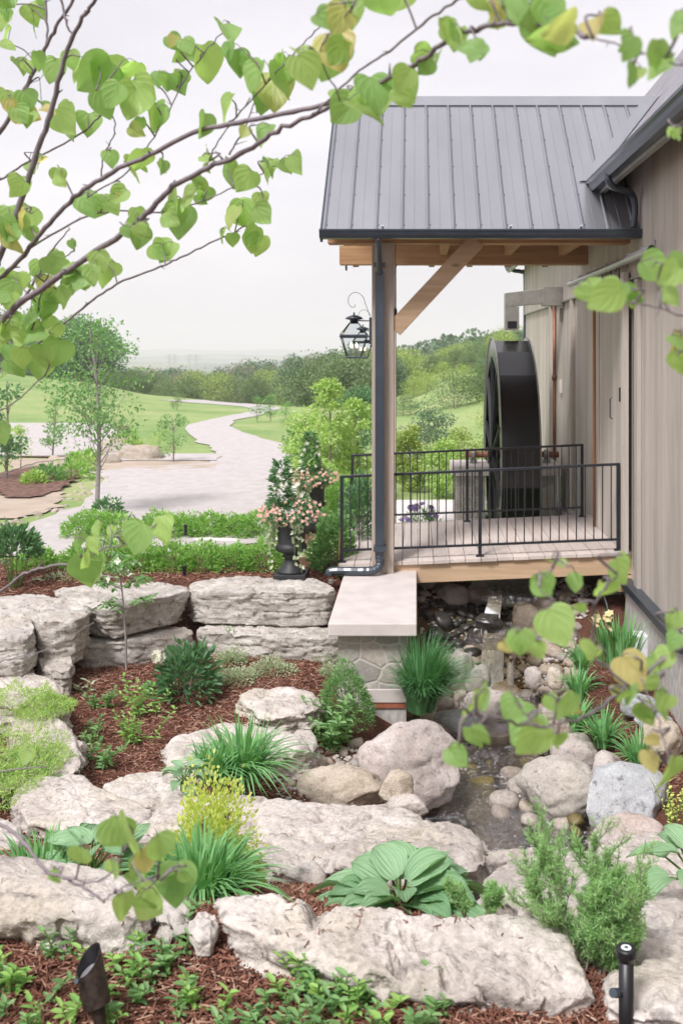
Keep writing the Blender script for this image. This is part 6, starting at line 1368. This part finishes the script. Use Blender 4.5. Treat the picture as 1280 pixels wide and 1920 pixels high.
hill('hills', 2300, 500, [(-2500, 676), (0, 676), (300, 678), (420, 682), (600, 676), (900, 672), (4000, 668)], 'hill', 1)
hill('hills', 3600, 700, [(-2500, 665), (280, 667), (520, 666), (700, 664), (4000, 662)], 'hill', 2)
hill('hills', 5200, 900, [(-2500, 655), (200, 656), (290, 656), (480, 655), (640, 655), (900, 654), (4000, 652)], 'hill', 3)
# pylons in the haze
for k, u in enumerate([318, 328, 355, 368]):
    Y = 1500; q = P(u, 690, Y); q.z = H-(690-657)*Y/F; b = MB(); hh = 26*Y/F
    for sx in (-1, 1): b.beam((q.x+sx*2.6, Y, q.z-10), (q.x+sx*.6, Y, q.z+hh), .5, .5)
    for zz, ww in ((.62, 6), (.78, 7.5), (.93, 5)): b.beam((q.x-ww, Y, q.z+hh*zz), (q.x+ww, Y, q.z+hh*zz), .5, .5)
    for zz in (.1, .3, .5): b.beam((q.x-2.2*(1-zz*.7), Y, q.z+hh*zz), (q.x+2.2*(1-zz*.7), Y, q.z+hh*(zz+.18)), .4, .4)
    tag(b.build('power_pylon', M['greymetal'], None), 'faint lattice power pylon in the far hazy valley', 'pylon', 'power pylons in the far valley')
# farmhouse roof on the crest
q = Vector(((879-780)*118/F, 118, G((879-780)*118/F, 118))); t = thing('farmhouse', 'small grey roofed house half hidden among trees on the crest', 'house', q)
zt_ = H-(676-657)*118/F; 
MB().box(q.x-1.4, q.x+1.6, 117, 120, q.z-.5, zt_-.75).build('walls', M['concrete'], t)
b = MB(); b.add([(q.x-1.7, 116.7, zt_-.8), (q.x+1.9, 116.7, zt_-.8), (q.x+1.9, 120.3, zt_-.8), (q.x-1.7, 120.3, zt_-.8), (q.x-.6, 118.5, zt_+.25), (q.x+.8, 118.5, zt_+.25)], [(0, 1, 5, 4), (2, 3, 4, 5), (0, 4, 3), (1, 2, 5), (0, 3, 2, 1)]); b.build('roof', M['shingle'], t)
for x in (-.8, .5): MB().box(q.x+x, q.x+x+.5, 116.97, 116.995, zt_-1.5, zt_-1.0).build('window', M['black'], t)

# ------------------------------------------------------------------ redbud branches in front
PX = .085
def redleaf(mb, p, d, nrm, L, W, r):
    d = Vector(d).normalized(); s = d.cross(Vector(nrm)).normalized(); n_ = s.cross(d); V = []
    prof = [(-.06, .2), (-.03, .34), (.05, .44), (.16, .505), (.3, .53), (.45, .49), (.6, .40), (.74, .285), (.87, .155), (.95, .07), (1.0, .0)]
    fold = r.uniform(.0, .45); curl = r.uniform(-.1, .5); wav = r.uniform(.01, .045); ph = r.uniform(0, 6); tw = r.uniform(-.5, .5)
    for k, (y, x) in enumerate(prof):
        yc = max(y, .04*k) if k < 3 else y
        for q in (-1, -.66, -.33, 0, .33, .66, 1):
            yy = (y*abs(q)+yc*(1-abs(q))); xx = x*q; zz = fold*abs(xx)*.9-curl*yy*yy*.5+wav*math.sin(yy*9+q*3.5+ph)+tw*xx*yy
            V.append(tuple(Vector(p)+d*(yy*L)+s*(xx*W)+n_*(zz*L)))
    mb.add(V, [(j*7+i, j*7+i+1, (j+1)*7+i+1, (j+1)*7+i) for j in range(10) for i in range(6)])
rb = random.Random(5)
def redbud(label, trunk, branches, clusters, seed, lsz=1.):
    # lsz scales the leaves
    base = Vector(trunk[0]); t = thing('redbud_tree', label, 'tree', base); W_ = MB(); L_ = MB(); pts_all = []
    W_.tube(smooth(trunk, 5), [trunk_r*(1-.5*i/(5*(len(trunk)-1))) for i, trunk_r in enumerate([.045]*(5*(len(trunk)-1)+1))], 10)
    tpts = smooth(trunk, 5)
    for (pl, w0, w1, Ya, Yb_, toT) in branches:
        n = len(pl); pts = [P(u, v, Ya+(Yb_-Ya)*k/(n-1)) for k, (u, v) in enumerate(pl)]
        if toT:
            c = min(tpts, key=lambda q: (q-(pts[0]+(pts[0]-pts[1]).normalized()*.9+Vector((0, 0, -.3)))).length); pts = [c, (c+pts[0])/2+Vector((0, 0, -.04))]+pts
        sp = smooth(pts, 6); m_ = len(sp); sp = [q+Vector((rb.gauss(0, .0015), 0, rb.gauss(0, .0015))) for q in sp]
        rad = [(w0+(w1-w0)*i/(m_-1))*Ya/F/2*(1.12 if i % 6 == 0 else 1) for i in range(m_)]
        W_.tube(sp, rad, 7); pts_all += [(sp[i], (780+sp[i].x/sp[i].y*F, 657-(sp[i].z-H)/sp[i].y*F)) for i in range(m_)]
        for i in range(3, m_, 3):     # spur buds
            if rb.random() < .5: W_.tube([sp[i], sp[i]+Vector((rb.gauss(0, .012), rb.gauss(0, .01), rb.gauss(.004, .008)))], [rad[i]*.6, rad[i]*.2], 5)
    for (u, v, n, spd, size) in clusters:
        c = min(pts_all, key=lambda q: (q[1][0]-u)**2+(q[1][1]-v)**2 if q[0].y > 0 else 1e9); Y = c[0].y+rb.uniform(-.05, .05); hub = P(u, v-size*.35, Y)
        if (hub-c[0]).length < .75:
            mid = (hub+c[0])/2+Vector((rb.gauss(0, .01), rb.gauss(0, .01), .01)); W_.tube(smooth([c[0], mid, hub], 4), [.0022]*5+[.0016]*4, 5)
        for k in range(n+(rb.random() < .6)+(u > 600 and v < 300 and rb.random() < .6)):
            uu, vv = u+rb.gauss(0, spd*.7), v+rb.gauss(0, spd*.7); L = size*lsz*Y/F*rb.uniform(.6, 1.2)*(.85 if v > 1400 or (u > 600 and v < 300) else 1)
            d = Vector((rb.gauss(0, .6), rb.gauss(0, .35), -1+rb.gauss(0, .35))); nm = Vector((rb.gauss(0, .9), -1, rb.gauss(.3, .8))); q = P(uu, vv, Y+rb.gauss(0, .04)); st = q-d.normalized()*L*.5
            W_.tube([hub, (hub+st)/2+Vector((0, 0, .006)), st], .0009, 4, False); redleaf(L_, st, d, nm, L, L*rb.uniform(.85, 1.05), rb)
    W_.build('trunk', M['twig'], t, True); lo = L_.build('crown', M['redbud'], t, True); leafuv(lo, [(q, y) for y in (-.06, -.03, .05, .16, .3, .45, .6, .74, .87, .95, 1.) for q in (-1, -.66, -.33, 0, .33, .66, 1)]); return t
LB = [  # pixel polyline, start/end width in px, start/end distance, joined to trunk
 ([(-60, 330), (0, 248), (40, 180), (75, 112), (100, 60), (137, -2), (170, -70), (215, -190), (245, -330)], 11, 3, 2.7, 2.4, 1),
 ([(-40, 560), (0, 478), (30, 402), (65, 300), (95, 215), (113, 140), (135, 72), (160, 26), (185, -10), (225, -90), (290, -240), (330, -420)], 15, 3, 2.6, 2.2, 1),
 ([(-60, 570), (0, 522), (45, 478), (85, 428), (140, 371), (200, 330), (280, 290), (370, 246), (450, 230), (550, 210), (640, 186), (670, 178), (730, 146), (790, 112), (840, 76), (900, 52), (960, 42), (1040, 50), (1100, 70)], 9, 5, 2.7, 1.25, 1),
 ([(-60, 640), (0, 603), (40, 566), (100, 525), (165, 482), (240, 430), (280, 395), (325, 350), (390, 315), (450, 290), (520, 245), (590, 215), (640, 187)], 14, 6, 2.6, 1.95, 1),
 ([(-40, 712), (0, 690), (50, 655), (95, 627), (165, 570), (220, 532), (300, 500), (345, 480), (390, 457), (440, 436)], 6, 3, 2.9, 2.8, 1),
 ([(-40, 355), (0, 337), (50, 305), (100, 280), (160, 245), (190, 216)], 5, 3, 2.9, 2.8, 1),
 ([(590, 215), (662, 142), (730, 95), (790, 45), (855, 2), (900, -40)], 4, 5, 1.9, 1.6, 0),
 ([(430, 230), (480, 178), (540, 110), (590, 60), (620, 20)], 3, 2, 2.3, 2.0, 0), ([(85, -30), (88, 40), (87, 85)], 5, 4, 2.6, 2.6, 0), ([(110, -20), (125, 40), (136, 66)], 5, 4, 2.5, 2.5, 0),
 ([(190, 330), (195, 290), (215, 250), (208, 200), (180, 170)], 3, 2, 2.5, 2.4, 0), ([(165, 370), (240, 320), (300, 240), (345, 150), (400, 80), (430, 50)], 3, 2, 2.5, 2.3, 0), ([(50, 470), (150, 410), (220, 395), (300, 398), (370, 380), (440, 350), (540, 300)], 4, 2, 2.6, 2.4, 0),
 ([(430, 290), (455, 245), (482, 180)], 4, 2, 2.3, 2.3, 0), ([(385, 320), (400, 280), (430, 235), (470, 185)], 3, 2, 2.4, 2.3, 0), ([(0, 400), (30, 385), (60, 400)], 3, 2, 2.6, 2.6, 0), ([(60, 620), (75, 560), (100, 500), (140, 470)], 4, 2, 2.7, 2.6, 0), ([(20, 590), (60, 540), (90, 480), (130, 430)], 6, 2, 2.7, 2.6, 0),
 ([(-40, 800), (0, 773), (40, 745), (83, 703)], 4, 2, 2.7, 2.7, 1), ([(-40, 915), (0, 895), (60, 870), (125, 861)], 2.5, 1.5, 2.8, 2.8, 1),
 ([(-60, 1130), (0, 1108), (45, 1076), (90, 1062), (140, 1054), (190, 1030), (240, 1020)], 7, 2.5, 2.5, 2.4, 1), ([(-60, 1260), (0, 1240), (70, 1225), (120, 1200), (175, 1167)], 3, 1.5, 2.6, 2.6, 1), ([(-40, 1450), (0, 1446), (50, 1441), (90, 1438)], 4, 2, 2.6, 2.6, 1),
 ([(-60, 1510), (0, 1545), (50, 1585), (85, 1630), (120, 1645), (160, 1665), (195, 1690)], 9, 4, 1.9, 1.7, 1), ([(120, 1645), (170, 1655), (205, 1640), (230, 1600)], 4, 2.5, 1.75, 1.7, 0), ([(195, 1690), (240, 1660), (300, 1650)], 3, 2, 1.7, 1.65, 0),
 ([(1100, 70), (1180, 90), (1240, 110), (1300, 130)], 4, 3, 1.25, 1.2, 0), ([(640, 187), (600, 100), (640, 40), (660, 10)], 3, 2, 1.7, 1.5, 0)]
LC = [(235, -150, 3, 25, 50), (290, -220, 3, 30, 55), (320, -380, 4, 30, 55), (245, -310, 4, 30, 50), (30, 540, 3, 22, 44), (130, 520, 3, 20, 42), (60, 570, 3, 20, 44), (15, 620, 3, 15, 44), (75, 680, 3, 20, 44), (30, 350, 2, 16, 44), (120, 345, 2, 14, 42), (60, 300, 2, 14, 40), (330, 120, 1, 12, 44), (230, 130, 1, 10, 50), (480, 250, 1, 12, 44), (15, 95, 2, 14, 40), (20, 25, 4, 25, 45), (60, 35, 2, 15, 48), (40, 125, 3, 20, 35), (75, 165, 3, 22, 45), (45, 215, 2, 10, 44), (20, 192, 3, 15, 40), (150, 122, 2, 12, 45), (185, 150, 2, 14, 74), (215, 182, 2, 15, 62), (240, 200, 1, 15, 60), (125, 232, 1, 5, 58), (165, 238, 1, 8, 44),
 (380, 118, 2, 14, 68), (425, 60, 1, 5, 58), (322, 80, 1, 4, 38), (350, 85, 1, 8, 30), (300, 155, 2, 14, 52), (335, 155, 1, 8, 60), (270, 165, 1, 10, 50), (262, 242, 1, 8, 50), (295, 222, 1, 5, 55), (460, 118, 2, 18, 55), (505, 155, 3, 24, 78), (540, 125, 2, 18, 58), (577, 122, 1, 10, 62), (500, 185, 1, 12, 55),
 (430, 205, 1, 8, 64), (378, 235, 1, 8, 50), (620, 95, 2, 15, 80), (640, 38, 2, 18, 92), (700, 20, 2, 22, 80), (745, 2, 1, 12, 70), (650, 190, 2, 20, 80), (690, 205, 2, 20, 92), (765, 158, 2, 18, 88), (810, 118, 2, 18, 50), (850, 65, 3, 18, 50), (893, 95, 2, 9, 58), (930, 20, 3, 28, 70), (1000, 42, 3, 26, 94),
 (1040, 72, 2, 16, 82), (960, 8, 2, 18, 70), (1120, 55, 2, 18, 74), (1180, 85, 2, 14, 70), (1235, 115, 2, 12, 68), (1185, 140, 1, 8, 52), (1272, 48, 1, 4, 62), (250, 315, 2, 9, 50), (305, 315, 1, 2, 32), (225, 366, 1, 5, 36), (165, 375, 1, 10, 42), (192, 385, 2, 10, 45), (205, 295, 1, 4, 35), (390, 300, 2, 12, 35),
 (430, 330, 2, 16, 50), (455, 335, 1, 10, 45), (500, 322, 2, 10, 52), (548, 310, 2, 9, 58), (365, 352, 2, 13, 50), (332, 388, 3, 18, 56), (382, 370, 1, 8, 38), (455, 402, 2, 15, 50), (495, 396, 2, 13, 50), (480, 442, 3, 18, 44), (422, 440, 1, 8, 36), (250, 415, 2, 13, 40), (270, 432, 2, 14, 44), (305, 476, 2, 8, 50),
 (137, 460, 1, 3, 25), (20, 432, 4, 22, 50), (48, 410, 2, 10, 50), (62, 445, 1, 8, 40), (100, 502, 3, 18, 40), (78, 532, 4, 22, 40), (112, 560, 4, 22, 46), (28, 605, 2, 10, 44), (62, 602, 4, 26, 40), (92, 642, 3, 18, 50), (20, 660, 4, 18, 50), (40, 700, 4, 22, 46), (2, 820, 2, 12, 42), (8, 560, 2, 12, 40), (180, 502, 2, 16, 40), (203, 512, 2, 12, 42), (150, 530, 2, 14, 40),
 (165, 1046, 1, 8, 46), (188, 1030, 2, 10, 50), (205, 1000, 2, 10, 45), (252, 1010, 1, 6, 56), (300, 992, 1, 5, 58), (165, 1064, 1, 5, 60), (230, 1020, 1, 6, 40), (145, 1020, 1, 5, 40), (48, 1422, 1, 2, 42),
 (158, 1612, 1, 6, 62), (235, 1572, 2, 12, 90), (215, 1545, 1, 8, 40), (106, 1640, 1, 2, 32), (262, 1632, 2, 14, 70), (292, 1595, 1, 8, 60), (332, 1665, 1, 8, 88), (278, 1692, 2, 12, 75), (228, 1702, 1, 5, 80), (350, 1640, 1, 6, 46), (210, 1630, 1, 8, 50)]
redbud('redbud tree reaching in from the left edge with heart-shaped leaves', [(-1.75, 2.5, 3.2), (-1.72, 2.5, 4.2), (-1.68, 2.5, 5.2), (-1.62, 2.45, 6.2), (-1.5, 2.4, 7.2)], LB, LC, 1)
RB = [([(1500, 640), (1400, 620), (1280, 592), (1200, 570), (1120, 560), (1080, 545)], 5, 2.5, 1.4, 1.35, 1), ([(1500, 700), (1380, 690), (1300, 680), (1262, 650)], 3, 2, 1.45, 1.4, 1), ([(1450, 300), (1350, 270), (1280, 250), (1250, 240)], 3, 2, 1.6, 1.55, 1),
 ([(1500, 1120), (1400, 1150), (1280, 1210), (1200, 1270), (1160, 1300), (1090, 1345), (1010, 1362), (930, 1345), (880, 1338)], 9, 4, 1.5, 1.3, 1), ([(1180, 1285), (1110, 1228), (1070, 1170), (1030, 1122)], 6, 3, 1.4, 1.35, 0), ([(1110, 1228), (1112, 1170), (1120, 1120), (1160, 1075)], 6, 3, 1.4, 1.35, 0), ([(1200, 1270), (1230, 1340), (1245, 1400), (1255, 1460)], 4, 2.5, 1.4, 1.35, 0),
 ([(1500, 1230), (1380, 1225), (1280, 1228), (1200, 1240)], 4, 2.5, 1.6, 1.55, 1), ([(1500, 1160), (1380, 1170), (1290, 1180), (1250, 1170)], 4, 2.5, 1.6, 1.5, 1), ([(1030, 1122), (1010, 1100), (1035, 1065)], 3, 2, 1.35, 1.35, 0), ([(1010, 1362), (960, 1300), (965, 1210)], 3, 2, 1.3, 1.3, 0)]
RC = [(1125, 562, 2, 15, 74), (1092, 555, 1, 8, 60), (1160, 550, 1, 10, 50), (1186, 562, 1, 6, 50), (1240, 520, 2, 14, 70), (1258, 560, 1, 8, 60), (1270, 642, 1, 4, 58), (1276, 680, 1, 5, 50), (1262, 252, 2, 9, 28), (1270, 492, 1, 5, 50),
 (1040, 1060, 1, 10, 72), (1012, 1098, 1, 8, 56), (1062, 1088, 1, 10, 74), (1165, 1068, 1, 6, 78), (1132, 1104, 1, 6, 60), (1042, 1182, 1, 5, 92), (968, 1205, 2, 10, 62), (1012, 1216, 1, 5, 44), (1088, 1142, 1, 3, 38), (1112, 1222, 2, 8, 56), (1262, 1168, 1, 6, 60), (1266, 1202, 1, 6, 50), (1188, 1262, 1, 8, 84), (1232, 1285, 1, 8, 60),
 (1162, 1312, 2, 10, 70), (1246, 1326, 1, 5, 66), (1210, 1336, 1, 5, 54), (902, 1322, 2, 12, 72), (876, 1350, 1, 6, 60), (960, 1330, 1, 6, 60), (985, 1372, 2, 10, 86), (860, 1420, 1, 5, 72), (892, 1385, 1, 6, 60), (1055, 1340, 2, 14, 80), (1030, 1322, 1, 8, 60), (1230, 1386, 1, 5, 40), (1250, 1452, 1, 6, 84), (1228, 1432, 1, 8, 60), (1045, 1395, 1, 6, 40), (1240, 1240, 1, 6, 50)]
redbud('redbud branches reaching in from the right edge, blurred by nearness', [(1.35, 1.9, 3.2), (1.33, 1.9, 4.0), (1.3, 1.9, 4.8), (1.28, 1.9, 5.6)], RB, RC, 2, .82)
# ------------------------------------------------------------------ haze
def haze():
    b = MB(); b.box(-5000, 5000, -60, 6600, H-150, H+120); o = b.build('haze', None); m, t, out = newmat('haze'); pv = t.nodes.new('ShaderNodeVolumePrincipled')
    pv.inputs['Color'].default_value = (1.0, .985, 1.0, 1); pv.inputs['Density'].default_value = .00045; pv.inputs['Anisotropy'].default_value = .1
    t.links.new(pv.outputs[0], out.inputs['Volume']); o.data.materials.append(m); tag(o, kind='stuff')
haze()
for o in bpy.data.objects:
    if o.type == 'MESH' and o.name.startswith('haze'): o.display_type = 'WIRE'
